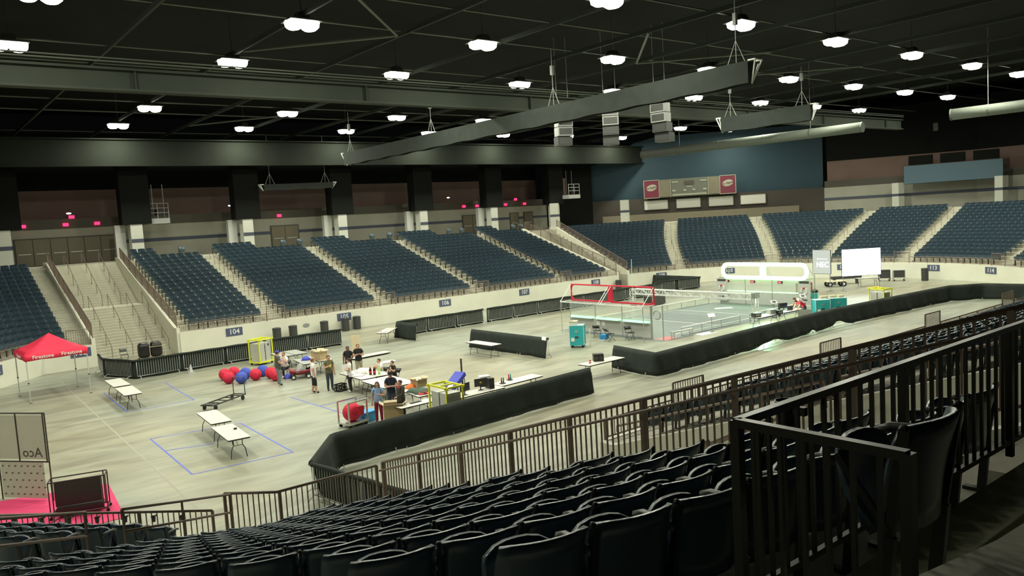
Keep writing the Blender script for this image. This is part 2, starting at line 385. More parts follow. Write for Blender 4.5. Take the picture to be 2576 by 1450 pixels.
# big stairs: two flights with a landing, each step its own piece
def stairs(name, x0, x1, y0, sgn, xr=None):
    root = bpy.data.objects.new(name, None); COL.objects.link(root); root['kind'] = 'structure'
    n = 18; tr = .335; rs = CONC/(2*n); y = y0
    proto = {}
    for fl in range(2):
        for k in range(n):
            z = (fl*n+k+1)*rs; yc = y+sgn*(tr/2); xe = x1 if xr is None else xr(yc)
            wkey = round(xe-x0, 2)
            if wkey not in proto:
                o = MB().box((0, 0, -.17), (wkey, tr+.02, .34)).build('step', 'conc', root); proto[wkey] = o; o.location = ((x0+xe)/2, yc, z)
            else: inst(proto[wkey], root, ((x0+xe)/2, yc, z))
            y += sgn*tr
        if fl == 0:
            L = 1.9; xe = x1 if xr is None else xr(y)
            MB().box(((x0+xe)/2, y+sgn*L/2, n*rs-.2), (xe-x0, L, .4)).build('landing', 'conc', root); y += sgn*L
    xe = x1 if xr is None else xr(y)
    MB().box(((x0+xe)/2, y+sgn*.4, CONC-.2), (xe-x0, .8, .4)).build('landing', 'conc', root)
    return root
stairs('stairs_far', 9.95, 14.85, 56.3, 1)
stairs('stairs_near', 8.32, 14.85, 13.7, -1)
stairs('stairs_corner', 57.3, 60, 56.3, 1, xr=lambda y: max(57.9, ECX+(y-ECY)/math.tan(R(77.6))-.15))
# concrete steps inside the seating aisles
def aisle_steps(name, rows, pos, ang, width=1.15):
    mb = MB()
    for i in range(rows):
        x, y = pos(dr(i)+.29-.21); mb.box((x, y, tz(i)+RISE/4), (width, .42, RISE/2), ang)
    return struct(mb, name, 'conc')
FAR_AISLES = (21.8, 31.0, 40.4, 50.3); END_AISLES = ((59.8, 53.2), (33.2, 36.4), (20.0, 14.8), (-1.4, 0.2), (-28.5, -17.5)); NEAR_AISLES = (18.8, 27.05, 35.5, 44.0)
for k, x in enumerate(FAR_AISLES): aisle_steps('aisle_steps_far_%d' % (k+1), 16, lambda d, x=x: far_pos(x, d), 0)
aisle_steps('aisle_steps_far_corner', 16, lambda d: far_pos(9.15, d), 0, 1.2)
def eang(a, d): return R(a[0]+(a[1]-a[0])*(d-1.0)/(TREAD*15))
for k, a in enumerate(END_AISLES): aisle_steps('aisle_steps_end_%d' % (k+1), 16, lambda d, a=a: end_pos(eang(a, d), d), R(sum(a)/2)+PI/2)
for k, x in enumerate(NEAR_AISLES): aisle_steps('aisle_steps_near_%d' % (k+1), 16, lambda d, x=x: near_pos(x, d), 0)
aisle_steps('aisle_steps_near_corner', 15, lambda d: near_pos(7.4, d), 0, 1.25)
aisle_steps('aisle_steps_near_left', 15, lambda d: corner_ang(NC, -1, TH, d, .6), -TH, 1.1)
# raised wheelchair platform beside the camera
struct(MB().box((9.0, -0.4, 5.64), (12.6, 4.66, .46)), 'platform_floor', 'plat')
struct(MB().box((-2.5, -3.2, 5.95), (10.4, 7.4, .3)), 'concourse_floor_near', 'plat')

# ---------------------------------------------------------------- back walls of the concourse
BY = 75.5
struct(MB().box((28.5, BY+.15, 7.6), (77, .3, 3.0)), 'wall_far', 'block')
struct(MB().box((28.5, BY-.01, 7.72), (77, .03, .30)), 'trim_1', 'stripe')
struct(MB().box((28.5, BY+.2, 9.5), (77, .5, .8)), 'trim_2', 'doordark')
struct(MB().box((28.5, 78.2, 11.1), (77, .3, 2.7)), 'wall_far_upper', 'brownpanel')
struct(MB().box((28.5, 78.1, 14.9), (77, .3, 4.9)), 'wall_far_top', 'black')
PILX = [26.5+9.5*k for k in range(-3, 5)]
for k, x in enumerate(PILX):
    root = tag(thing('pillar', 'white square concourse pillar with dark cladding above, %s from the left behind the far stand' % ordw(k), 'pillar', (x, 72, 0), group='concourse pillars behind the far stand'))
    MB().box((0, 0, 7.6), (.95, .95, 3.0)).build('pillar_shaft', 'pillar', root)
    MB().box((0, -.49, 7.72), (.96, .02, .30)).build('pillar_stripe', 'stripe', root)
    MB().box((.1, .1, 11.6), (2.3, 1.3, 5.0)).build('column_cladding', 'black', root)
    if 0 < k < 7: MB().box((-1.05, .9, 7.6), (.8, .5, 3.0)).build('wing_wall', 'lgrey', root)
# end: dark concourse recess with blinds under the blue wall, then block wall, brown panels
def wall_seg(name, a, b, z0, z1, m, th=.3, **k):
    a, b = Vector(a), Vector(b); c = (a+b)/2; t = b-a
    return struct(MB().box((c.x, c.y, (z0+z1)/2), (t.length, th, z1-z0), math.atan2(t.y, t.x)), name, m)
PB, PC, PD, PE, PF = (73.2, 74.2), (90.4, 51.4), (96.5, 36.5), (95.5, 14), (84, -6)
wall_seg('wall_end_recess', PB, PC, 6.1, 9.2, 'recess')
def blue_wall():
    a, b = Vector(PB), Vector(PC); t = b-a; L = t.length; n = Vector((t.y, -t.x)).normalized()*-0.8
    prof = [(0, 9.2), (L, 9.2), (L, 17), (L*.30, 17), (L*.20, 16.4), (L*.12, 15.2), (L*.05, 14.2), (0, 13.9)]
    vs = []
    for th in (0, .3):
        for s, z in prof: p = a + t*(s/L) + n + t.normalized().orthogonal()*th; vs.append((p.x, p.y, z))
    m = len(prof); mb = MB(); mb.add(vs, [tuple(range(m)), tuple(reversed(range(m, 2*m)))] + [(i, m+i, m+(i+1) % m, (i+1) % m) for i in range(m)])
    return struct(mb, 'wall_end_blue', 'bluewall')
blue_wall()
for k, (a, b) in enumerate(((PC, PD), (PD, PE), (PE, PF))):
    wall_seg('wall_end_%d' % (k+1), a, b, 6.1, 9.1, 'block'); wall_seg('trim_%d' % (k+3), Vector(a)+Vector((-.2, 0)), Vector(b)+Vector((-.2, 0)), 7.57, 7.87, 'stripe', .1)
    wall_seg('wall_end_upper_%d' % (k+1), Vector(a)+Vector((.8, 0)), Vector(b)+Vector((.8, 0)), 9.5, 12.3, 'brownpanel')
    wall_seg('wall_end_header_%d' % (k+1), Vector(a)+Vector((.1, 0)), Vector(b)+Vector((.1, 0)), 9.1, 9.9, 'doordark')
    wall_seg('wall_end_top_%d' % (k+1), Vector(a)+Vector((.7, 0)), Vector(b)+Vector((.7, 0)), 12.3, 18, 'black')
wall_seg('wall_end_corner', (66.5, BY), PB, 6.1, 18, 'black', .4)
wall_seg('wall_end_corner_panel', (66.2, 74.9), (69.0, 74.6), 9.9, 12.4, 'brownpanel', .2)
struct(MB().box((28, -6.5, 12), (80, .3, 14)), 'wall_near', 'black')
struct(MB().box((-22, 35, 9), (.3, 90, 20)), 'wall_left', 'black')
struct(MB().box((42, 36, 19.6), (132, 92, .2)), 'ceiling', 'ceil')

# ---------------------------------------------------------------- roof steel
gd = lambda nm, c, s: struct(MB().box(c, s), nm, 'girder')
for k, (y, zb, zt) in enumerate(((38.2, 14.35, 15.25), (69.4, 13.8, 15.9))):
    mb = MB(); X0, X1 = -12, (82, 104)[k]
    mb.box(((X0+X1)/2, y, (zb+zt)/2), (X1-X0, .16, zt-zb-.1)); mb.box(((X0+X1)/2, y, zb), (X1-X0, .62, .10)); mb.box(((X0+X1)/2, y, zt), (X1-X0, .62, .10))
    g = tag(mb.build('roof_girder', ('girder', 'girder2')[k]), ['deep grey steel girder spanning above the middle of the floor', 'deep grey steel girder above the back of the far stand'][k], 'girder')
    if k == 0:
        for j in range(10): MB().box((0, 0, 0), (.05, .5, .84)).build('stiffener', 'girder', g, loc=(9.6+5.75*2*j, y, 14.8))
        for dz in (.28, .42): MB().tube([(X0, y-.35, zt+dz), (X1, y-.35, zt+dz)], .035, 5).build('conduit', 'brace', g)
for k in range(14):
    x = 9.6+5.75*(k-2); c = MB().box((0, 0, 0), (.12, 84, .22))
    tag(c.build('roof_beam', 'girder', loc=(x, 35, 17.08)), 'dark steel roof beam crossing above the arena, %s from the left' % ordw(k), 'beam', 'cross beams under the roof')
for k, y in enumerate((24.4, 29.5, 34.0, 42.3, 46.6, 52.5, 58.5, 63.5, 75)):
    tag(MB().tube([(-10, y, 17.2), (100, y, 17.2)], .05, 5).build('roof_purlin', 'brace'), 'thin steel roof rod running the arena length, %s back from the camera' % ordw(k), 'rod', 'long roof rods')
def brace(a, b, lab): tag(MB().tube([(*a, 16.95), (*b, 16.95)], .07, 5).build('roof_brace', 'brace'), lab, 'brace')
brace((15.4, 28.4), (20.8, 34.0), 'diagonal steel roof brace above the centre left'); brace((20.8, 34.0), (15.4, 40), 'diagonal steel roof brace meeting the cross beam behind it')
brace((32.5, 28.1), (38.3, 34.2), 'diagonal steel roof brace above the red goal'); brace((38.3, 34.2), (44, 28.3), 'diagonal steel roof brace above the playing field')
brace((44, 40), (55.6, 28.5), 'long diagonal steel roof brace near the speaker clusters'); brace((26.8, 60), (21, 68), 'diagonal steel roof brace above the far seats')

# ---------------------------------------------------------------- ceiling lamps (the light of the place)
LX = (-4.6, 5.4, 15.4, 25.3, 34.9, 44.0, 53.5, 62.9, 71.8, 80.5, 90.0); LY = (24.1, 33.0, 41.7, 49.8, 58.0, 67.2); LZ = 16.52
have = set()
for i in range(11):
    for j in (0, 1, 2, 4, 5): have.add((i-1, j))
have -= {(0, 4), (0, 5), (9, 0), (9, 1), (9, 2), (8, 0), (8, 5), (9, 5), (-1, 4), (-1, 5)}; have |= {(6, 3), (7, 3)}; have -= {(6, 4)}; have -= {(5, 4), (6, 3), (9, 4)}; have.add((8, 4))
lamp_proto = None; n_l = 0
names_l = ['nearest row', 'second row', 'third row', 'fourth row', 'fifth row', 'farthest row']
for i, j in sorted(have, key=lambda q: (q[1], q[0])):
    loc = (LX[i+1], LY[j], LZ); lab = 'glowing twin lens ceiling light, %s from the left in the %s of lights' % (ordw(i+1), names_l[j])
    if lamp_proto is None:
        root = thing('ceiling_light', lab, 'ceiling light', loc, group='high bay ceiling lights')
        h = MB(); h.box((0, 0, .50), (.62, .62, .34), top=.7); h.box((0, 0, .30), (1.5, 1.15, .06)); h.build('housing', 'housing', root)
        MB().tube([(0, 0, .66), (0, 0, 2.6)], .025, 5).build('stem', 'housing', root)
        for sx in (-.37, .37): MB().lathe((sx, 0, -.04), [(.24, 0), (.36, .10), (.40, .32)], 12, sy=1.35).build('lens', 'lamp', root)
        ld = bpy.data.lights.new('lamp_light', 'AREA'); ld.shape = 'RECTANGLE'; ld.size = 1.2; ld.size_y = .8; ld.energy = LAMP_W; ld.color = LAMP_RGB
        lo = bpy.data.objects.new('lamp_light', ld); COL.objects.link(lo); lo.parent = root; lo.location = (0, 0, -.06)
        lamp_proto = root
    else:
        c = copy_tree(lamp_proto); c.location = loc; c['label'] = lab
# ---------------------------------------------------------------- stadium seats
def seat_back(nu, nv, hw=.243):
    g = []
    for j in range(nv):
        v = j/(nv-1); row = []
        for i in range(nu):
            u = -1+2*i/(nu-1); z = .42+.48*v - .018*abs(u)**4*(1 if j == nv-1 else 0)
            y = -.03-.09*v+.02*math.sin(PI*v) + .095*abs(u)**2.6
            row.append((hw*u*(1-.04*abs(1-2*v)**3), y, z))
        g.append(row)
    return g
def seat_pan(nu, nv, hw=.215):
    g = []
    for j in range(nv):
        v = j/(nv-1); row = []
        for i in range(nu):
            u = -1+2*i/(nu-1)
            row.append((hw*u*(1-.12*v*v), .10+.16*v+.045*math.sin(PI*v)+.03*(1-u*u), .40+.37*v-.05*abs(u)**3*(1 if j == nv-1 else 0)))
        g.append(row)
    return g
def make_seat():
    root = thing('stadium_seat', 'x', 'seat')
    MB().sheet(seat_back(9, 6), .026).build('backrest', 'seat', root, smooth=True)
    MB().sheet(seat_pan(7, 5), .05).build('seat_pan', 'seat', root, smooth=True)
    a = MB().tube([(.256, -.03, .74), (.256, .08, .755), (.256, .25, .74), (.256, .32, .71)], .021, 6); a.build('armrest', 'armrest', root, smooth=True)
    l = MB(); l.bar((.256, -.05, .885), (.256, .02, .40), .018, .04); l.bar((.256, .02, .42), (.256, .06, 0), .035, .06); l.box((.256, .06, .015), (.06, .26, .03))
    l.bar((.256, .02, .44), (.256, .24, .73), .025, .03); l.ball((.256, -.052, .893), (.017, .022, .014), 7, 4)
    l.build('standard', 'seatdark', root)
    return root
seats = []      # (x, y, z, rz, section, row, index from the reference aisle)
PITCH_S = 0.512; PITCH_F = 0.575
def line_of(n0, n1, f, rows, sec, half=None, pitch=PITCH_S):
    L = n1-n0; n = int(L/pitch); p = L/n
    for i in range(rows):
        for k in range(n):
            s = n0+p*(k+.5)
            if i >= 16 and half and not half(s): continue
            x, y, rz = f(s, dr(i)); seats.append((x, y, tz(i), rz, sec, i, k))
ff = lambda s, d: (*far_pos(s, d), PI)
edges = [15.9] + [e for a in FAR_AISLES for e in (a-.8, a+.8)] + [56.3]
for k in range(0, len(edges), 2):
    a, b = edges[k], edges[k+1]; line_of(a, b, ff, 18, 'far%d' % (k//2), half=lambda s, a=a, b=b, k=k: s < a+(b-a)*(.35 if k == 0 else .5), pitch=PITCH_F)
nf = lambda s, d: (*near_pos(s, d), 0.0)
edges = [15.8] + [e for a in NEAR_AISLES for e in (a-.75, a+.75)] + [53.5]
for k in range(0, len(edges), 2): line_of(edges[k], edges[k+1], nf, 15, 'nearright%d' % (k//2))
ea = [(77.0, 77.0)] + list(END_AISLES) + [(-45, -45)]
for q in range(len(ea)-1):
    for i in range(16):
        r = HALF+dr(i); hw = .8/r; a0, a1 = eang(ea[q], dr(i))-(hw if q else .3/r), eang(ea[q+1], dr(i))+hw
        n = int((a0-a1)*r/PITCH_F)
        for k in range(n):
            a = a0-(k+.5)*(a0-a1)/n; x, y = end_pos(a, dr(i)); seats.append((x, y, tz(i), a+PI/2, 'end%d' % q, i, k))
for i in range(16):          # far left corner section and near corner sections
    rho = CR+dr(i)
    for k in range(30):
        x, y, a = far_corner(-1.45+PITCH_F*(k+.5), dr(i)); seats.append((x, y, tz(i), PI+a, 'farcorner', i, k))
    sa = rho*TH; n = int((sa+6.7-NC.x)/PITCH_S)
    for k in range(n):
        s = sa-PITCH_S*(n-k-.5)
        if s < 0: x, y, a = NC.x-s, NC.y-CR-dr(i), 0.0
        else: x, y, a = near_corner(s, dr(i))
        if x > 2.4 and i >= 15: continue
        seats.append((x, y, tz(i), -a, 'near', i, k))
    for k in range(14):
        s = sa+1.25+PITCH_S*(k+.5); x, y, a = near_corner(s, dr(i)); seats.append((x, y, tz(i)+(LDZ if i else 0), -a, 'nearleft', i, k))
def shown(t):
    q = camproj((t[0], t[1], t[2]+.6))
    return q is not None and -60 < q[0] < 2636 and 380 < q[1] < 1520
vis = [t for t in seats if shown(t)]; beside = [t for t in seats if t[4][:3] in ('far', 'end') and not shown(t)]
vis.sort(key=lambda t: camproj((t[0], t[1], t[2]+.6))[2])
LIMIT = 296
proto = make_seat()
for n, t in enumerate(vis[:LIMIT]):
    o = proto if n == 0 else copy_tree(proto)
    o.location = t[:3]; o.rotation_euler = (0, 0, t[3]); k, i = ordw(t[6]), ordw(t[5])
    if t[4] == 'near': lab = 'navy seat %s from the aisle rail in %s row of near stand' % (k, i)
    elif t[4] == 'nearleft': lab = 'navy seat %s past the left aisle in %s row of near left stand' % (k, i)
    elif t[4] == 'nearright0': lab = 'navy seat %s past the near stair wall in %s row of that stand' % (k, i)
    else: lab = 'navy seat %s past the %s tall gate in %s row beyond near stair' % (k, ordw(int(t[4][-1])-1), i)
    o['label'] = lab; o['group'] = 'navy stadium seats of the near stands'
vb, vp = seat_back(4, 3, .275), seat_pan(4, 3, .262)
loc_v = [p for r in vb for p in r] + [(p[0], p[1]-.05, p[2]-.01) for r in vb for p in r] + [p for r in vp for p in r]
qf = [(i*4+j, i*4+j+1, (i+1)*4+j+1, (i+1)*4+j) for i in range(2) for j in range(3)]
loc_f = [tuple(reversed(f)) for f in qf] + [tuple(12+i for i in f) for f in qf] + [tuple(24+i for i in reversed(f)) for f in qf] + [(8, 9, 21, 20), (9, 10, 22, 21), (10, 11, 23, 22), (0, 12, 16, 4), (4, 16, 20, 8), (3, 7, 19, 15), (7, 11, 23, 19)]
o0 = len(loc_v); bx = MB().box((.287, .06, .31), (.04, .12, .62)); loc_v += bx.v; loc_f += [tuple(o0+i for i in f) for f in bx.f]
mb = MB(); nb = len(loc_f)
for t in vis[LIMIT:]+beside:
    c, s = math.cos(t[3]), math.sin(t[3])
    mb.add([(t[0]+p[0]*c-p[1]*s, t[1]+p[0]*s+p[1]*c, t[2]+p[2]) for p in loc_v], loc_f)
    mb.mi[-6:] = [1]*6
tag(mb.build('stadium_seating', ['seat', 'seatdark'], smooth=True), 'blue plastic stadium seats filling the far and end stands', 'seats', kind='stuff')
# two seats on the raised platform beside the camera
for k, (x, y) in enumerate(((3.40, 1.52), (6.3, 1.42))):
    o = copy_tree(proto); o.location = (x, y, 5.87); o.rotation_euler = (0, 0, 0); o['group'] = 'seats on the raised platform'
    o['label'] = ['dark seat on the raised platform, nearest the black guard rail corner', 'dark seat on the raised platform, at the right edge of the picture'][k]
    for ch in list(o.children):
        if ch.name.startswith('standard'): c2 = copy_tree(ch, o); c2.location = (-.512, 0, 0)

# ---------------------------------------------------------------- railings
def lerp(a, b, t): return tuple(a[k]+(b[k]-a[k])*t for k in range(3))
def along(path, step):
    out = []; acc = 0.0; nxt = 0.0
    for a, b in zip(path, path[1:]):
        L = math.dist(a[:2], b[:2])
        while nxt <= acc+L+1e-6: out.append(lerp(a, b, (nxt-acc)/L)); nxt += step
        acc += L
    return out
def picket_rail(label, path, h=1.0, step=.115, single=False, post=1.6, w=.05, m='rail', group=None, bottom=.10, mid=None, name='guard_rail', base=None):
    root = thing(name, label, 'railing', path[0][:2]+(path[0][2]-h,), group=group); o = Vector(root.location)
    P = [tuple(Vector(p)-o) for p in path]
    MB().tube(P, w*.55, 6).build('top_rail', m, root, smooth=True)
    lo = [(p[0], p[1], p[2]-h+bottom) for p in P]; b = MB()
    for p, q in zip(lo, lo[1:]): b.bar(p, q, .03, .035)
    b.build('bottom_rail', m, root)
    if mid:
        for off in mid: MB().tube([(p[0]+off[0], p[1]+off[1], p[2]-off[2]) for p in P], .024, 6).build('hand_rail', m, root, smooth=True)
    hp = h-bottom; pk = None; ps = along(P, step)
    if single:
        for p in ps:
            if pk is None: pk = MB().box((0, 0, -hp/2), (.020, .020, hp)).build('picket', m, root, loc=p)
            else: inst(pk, root, p)
    else:
        b = MB()
        for p in ps: b.box((p[0], p[1], p[2]-hp/2), (.02, .02, hp))
        tag(b.build('pickets', m, root), kind='stuff')
    pp = along(P, post); pk = None
    if math.dist(pp[-1][:2], P[-1][:2]) > .3: pp.append(P[-1])
    for p in pp:
        hh = h if base is None else h+base
        if pk is None: pk = MB().box((0, 0, -hh/2), (w, w, hh)).build('post', m, root, loc=p)
        else: inst(pk, root, p)
    return root
def hand_rail(label, path, h=.9, posts=None, m='rail', group=None, r=.022, second=None):
    root = thing('hand_rail', label, 'handrail', path[0][:2]+(path[0][2]-h,), group=group); o = Vector(root.location)
    P = [tuple(Vector(p)-o) for p in path]
    a, b = Vector(P[0]), Vector(P[-1]); t = (b-a).normalized()
    MB().tube([a-t*.02-Vector((0, 0, .16)), a-t*.02, *[Vector(p) for p in P[1:-1]], b+t*.02, b+t*.02-Vector((0, 0, .16))], r, 6).build('rail', m, root, smooth=True)
    if second: MB().tube([a-Vector((0, 0, second)), b-Vector((0, 0, second))], r, 6).build('rail', m, root, smooth=True)
    n = posts or max(2, int((b-a).length/1.5)+1); pk = None
    for k in range(n):
        p = a+(b-a)*k/(n-1)
        if pk is None: pk = MB().tube([(0, 0, 0), (0, 0, -h)], r*.9, 6).build('post', m, root, loc=p)
        else: inst(pk, root, p)
    return root
SL = RISE/TREAD
# near stand: the long sloping rail beside the stair, the front rail with its bend, the low rail at left
picket_rail('long brown picket rail sloping down beside the near stair', [(8.15, 15.2, 2.52), (8.15, .9, 2.52+14.3*.327)], 1.05, .115, True, 1.55, .06, mid=[(-.09, 0, .17)], bottom=.12)
picket_rail('brown picket rail bending round the front corner of the near stand', [(8.0, 15.22, 2.48), (5.75, 15.25, 2.48), (4.95, 16.02, 2.48)], 1.06, .115, True, 2.2, .055, bottom=.08)
picket_rail('low brown picket rail in front of the near left stand', [(4.75, 16.25, 2.12), (-1.5, 22.4, 2.12)], .70, .12, True, 1.6, .05, bottom=.08)
aw = .75; xs = [15.1] + [e for a in NEAR_AISLES for e in (a-aw, a+aw)] + [57]
for k in range(len(xs)-1):
    gate = k % 2 == 1; z = 2.5 if gate else 2.0
    picket_rail(('tall brown picket gate on the near front wall, %s from the stair' if gate else 'low brown picket rail on the near front wall, %s length from the stair') % ordw(k//2),
                [(xs[k]+.03, 15.28, z), (xs[k+1]-.03, 15.28, z)], z-1.42, .115 if gate else .13, gate and k < 6, 2.0, .045, group='rails on the near front wall', bottom=.08)
    
xs = [15.05] + [e for a in FAR_AISLES for e in (a-.7, a+.7)] + [57.1]
for k in range(len(xs)-1):
    gate = k % 2 == 1; z = 2.42 if gate else 1.98
    picket_rail(('tall brown picket rail closing the far aisle, %s from the left stair' if gate else 'low brown picket rail fronting the far seats, %s block from the left stair') % ordw(k//2),
                [(xs[k]+.02, 54.9, z), (xs[k+1]-.02, 54.9, z)], z-1.42, .13, False, 1.6, .045, group='rails on the far front wall', bottom=.08)
picket_rail('tall brown picket rail closing the aisle behind the red canopy', [(8.4, 54.9, 2.42), (9.75, 54.9, 2.42)], 1.0, .13, False, 1.3, .045, bottom=.08)
picket_rail('low brown picket rail fronting the seats left of the canopy', [(8.35, 54.9, 1.98)]+[(*corner_ang(FC, 1, R(a), .1, 0), 1.98) for a in (0, 49)]+[(*corner_ang(FC, 1, TH, .1, 8), 1.98)], .56, .13, False, 1.6, .045, bottom=.08)
ea2 = [77.0] + [a[0] for a in END_AISLES] + [-45]
for q in range(len(ea2)-1):
    a0, a1 = ea2[q]-(2.1 if q else 0), ea2[q+1]+2.1; n = 8
    picket_rail('low brown picket rail fronting the end stand, %s block from the corner stair' % ordw(q), [(*end_pos(R(a0+(a1-a0)*k/n), .1), 1.98) for k in range(n+1)], .56, .14, False, 1.7, .045, group='low rails on the end wall', bottom=.08)
    if q < len(ea2)-2:
        a0, a1 = ea2[q+1]+2.0, ea2[q+1]-2.0
        picket_rail('tall brown picket rail closing the end aisle, %s from the corner stair' % ordw(q), [(*end_pos(R(a0), .1), 2.42), (*end_pos(R(a1), .1), 2.42)], 1.0, .14, False, 1.4, .045, group='aisle rails on the end wall', bottom=.08)
def side(label, x, y0, sgn, z0=2.72, L=13.9, mid=None): picket_rail(label, [(x, y0+sgn*.2, z0), (x, y0+sgn*(.2+L), z0+L*.325)], .95, .115, False, 1.6, .055, mid=mid, bottom=.06)
side('brown picket rail on the sloping wall right of the left stair', 14.95, 54.8, 1)
side('brown picket rail on the sloping wall left of the left stair', 9.85, 54.8, 1)
side('brown picket rail on the sloping wall beside the corner stair', 57.2, 54.8, 1)
hand_rail('low brown handrail on the cream wall across the near stair, lower half', [(14.95, 14.6, 1.98), (14.95, 8.6, 3.96)], .36, 5, r=.032)
hand_rail('low brown handrail on the cream wall across the near stair, upper half', [(14.95, 8.2, 4.1), (14.95, 1.4, 6.35)], .36, 5, r=.032)
hand_rail('brown handrail fixed to the stair side of the cream wall', [(14.6, 13.6, .95), (14.6, 7.7, 4.0)], .9, 5)
c77, s77 = math.cos(R(77.6)), math.sin(R(77.6))
picket_rail('brown picket rail on the wall between the corner stair and end stand', [(ECX+(HALF+.2)*c77, ECY+(HALF+.2)*s77, 2.7), (ECX+(HALF+14)*c77, ECY+(HALF+14)*s77, 7.2)], .95, .115, False, 1.6, .055, bottom=.06)
rise = CONC/36/.335
for k, x in enumerate((11.15, 12.4, 13.65)):
    hand_rail('thin brown handrail on the lower flight of the left stair, %s from the canopy side' % ordw(k), [(x, 56.35, .95), (x, 62.3, 4.0)], .9, 5, group='handrails of the left stair')
    hand_rail('thin brown handrail on the upper flight of the left stair, %s from the canopy side' % ordw(k), [(x, 64.2, 3.95), (x, 70.2, 7.0)], .9, 5, group='handrails of the left stair')
    x2 = 9.9+1.75*k
    hand_rail('brown handrail on the lower flight of the near stair, %s from the long rail' % ordw(k), [(x2, 13.6, .95), (x2, 7.7, 4.0)], .9, 5, group='handrails of the near stair')
hand_rail('thin brown handrail against the right wall of the left stair', [(14.7, 56.35, .95), (14.7, 62.3, 4.0)], .9, 5)
for k, (x, dx) in enumerate(((57.45, 0), (58.4, .22))):
    hand_rail('brown handrail descending the corner stair, %s one' % ('left' if k == 0 else 'right'), [(x, 56.6, 1.1), (x+dx*6, 63, 4.2)], .9, 5)
    hand_rail('brown handrail on the upper corner stair, %s one' % ('left' if k == 0 else 'right'), [(x+dx*7, 64.4, 4.1), (x+dx*12, 70.4, 7.1)], .9, 5)
for k, x in enumerate(FAR_AISLES):
    for j, (i0, i1) in enumerate(((1, 5), (6, 10), (11, 15))):
        hand_rail('thin aisle handrail in the far stand, %s aisle from the left, %s' % (ordw(k), ('lowest', 'middle', 'highest')[j]), [(x, CY+HALF+dr(i0), tz(i0)+.9), (x, CY+HALF+dr(i1), tz(i1)+.9)], .9, 4, group='aisle handrails of the far stand')
for k, a in enumerate(END_AISLES[:4]):
    for j, (i0, i1) in enumerate(((1, 7), (8, 14))):
        hand_rail('thin aisle handrail in the end stand, %s aisle from the corner, %s' % (ordw(k), ('lower', 'upper')[j]), [(*end_pos(eang(a, dr(i0)), dr(i0)), tz(i0)+.9), (*end_pos(eang(a, dr(i1)), dr(i1)), tz(i1)+.9)], .9, 4, group='aisle handrails of the end stand')
def lp(L): q = corner_ang(NC, -1, TH, 1.0+L, .35); return (*q, Z0+.331*max(0, L+.3)+1.25)
hand_rail('brown double handrail in the left aisle of the near stand, lower one', [lp(-.72), lp(2.3)], 1.25, 3, r=.023, second=.36)
hand_rail('brown double handrail in the left aisle of the near stand, upper one', [lp(3.1), lp(6.2)], 1.25, 3, r=.023, second=.36)
# black guard rail of the raised platform
g = thing('platform_guard_rail', 'black guard rail turning a corner around the raised platform', 'railing', (2.7, 1.95, 5.95))
def pf_side(a, b, n):
    a, b = Vector(a), Vector(b)
    MB().bar(a+Vector((0, 0, .85)), b+Vector((0, 0, .85)), .04, .035).build('top_rail', 'railblack', g)
    MB().bar(a+Vector((0, 0, .10)), b+Vector((0, 0, .10)), .03, .03).build('bottom_rail', 'railblack', g)
    pk = None
    for k in range(1, n):
        p = a+(b-a)*k/n
        if k % 13 == 0: MB().box((p.x, p.y, .42), (.042, .042, .84)).build('post', 'railblack', g); continue
        if pk is None: pk = MB().box((0, 0, .47), (.018, .018, .74)).build('picket', 'railblack', g, loc=p)
        else: inst(pk, g, p)
pf_side((0, 0, 0), (0, -.70, 0), 7); pf_side((0, 0, 0), (9.5, 0, 0), 84)
for p in ((0, 0), (0, -.70), (9.5, 0)): MB().box((p[0], p[1], .43), (.042, .042, .86)).build('post', 'railblack', g)
cup = thing('cup_holder', 'black ring cup holder fixed to the platform guard rail', 'cup holder', (3.25, 2.07, 6.76))
MB().lathe((0, 0, -.11), [(.036, 0), (.045, .10), (.052, .12), (.046, .12), (.034, .012), (.01, .01)], 16).build('cup', 'blackp', cup, smooth=True)
MB().box((0, -.075, -.03), (.03, .06, .04)).build('bracket', 'blackp', cup)

for k in range(9):          # cup holders along the low front rail at left
    q = .6+.62*k; t = thing('cup_holder', 'black cup holder on the low left rail, %s from the aisle' % ordw(k), 'cup holder', (4.75-q*.707-.08, 16.25+q*.707-.08, 2.06), group='cup holders on the low left rail')
    MB().lathe((0, 0, -.11), [(.036, 0), (.045, .10), (.052, .12), (.046, .12), (.034, .012), (.01, .01)], 12).build('cup', 'blackp', t, smooth=True); MB().box((.04, .04, -.01), (.09, .03, .03), R(45)).build('bracket', 'blackp', t)
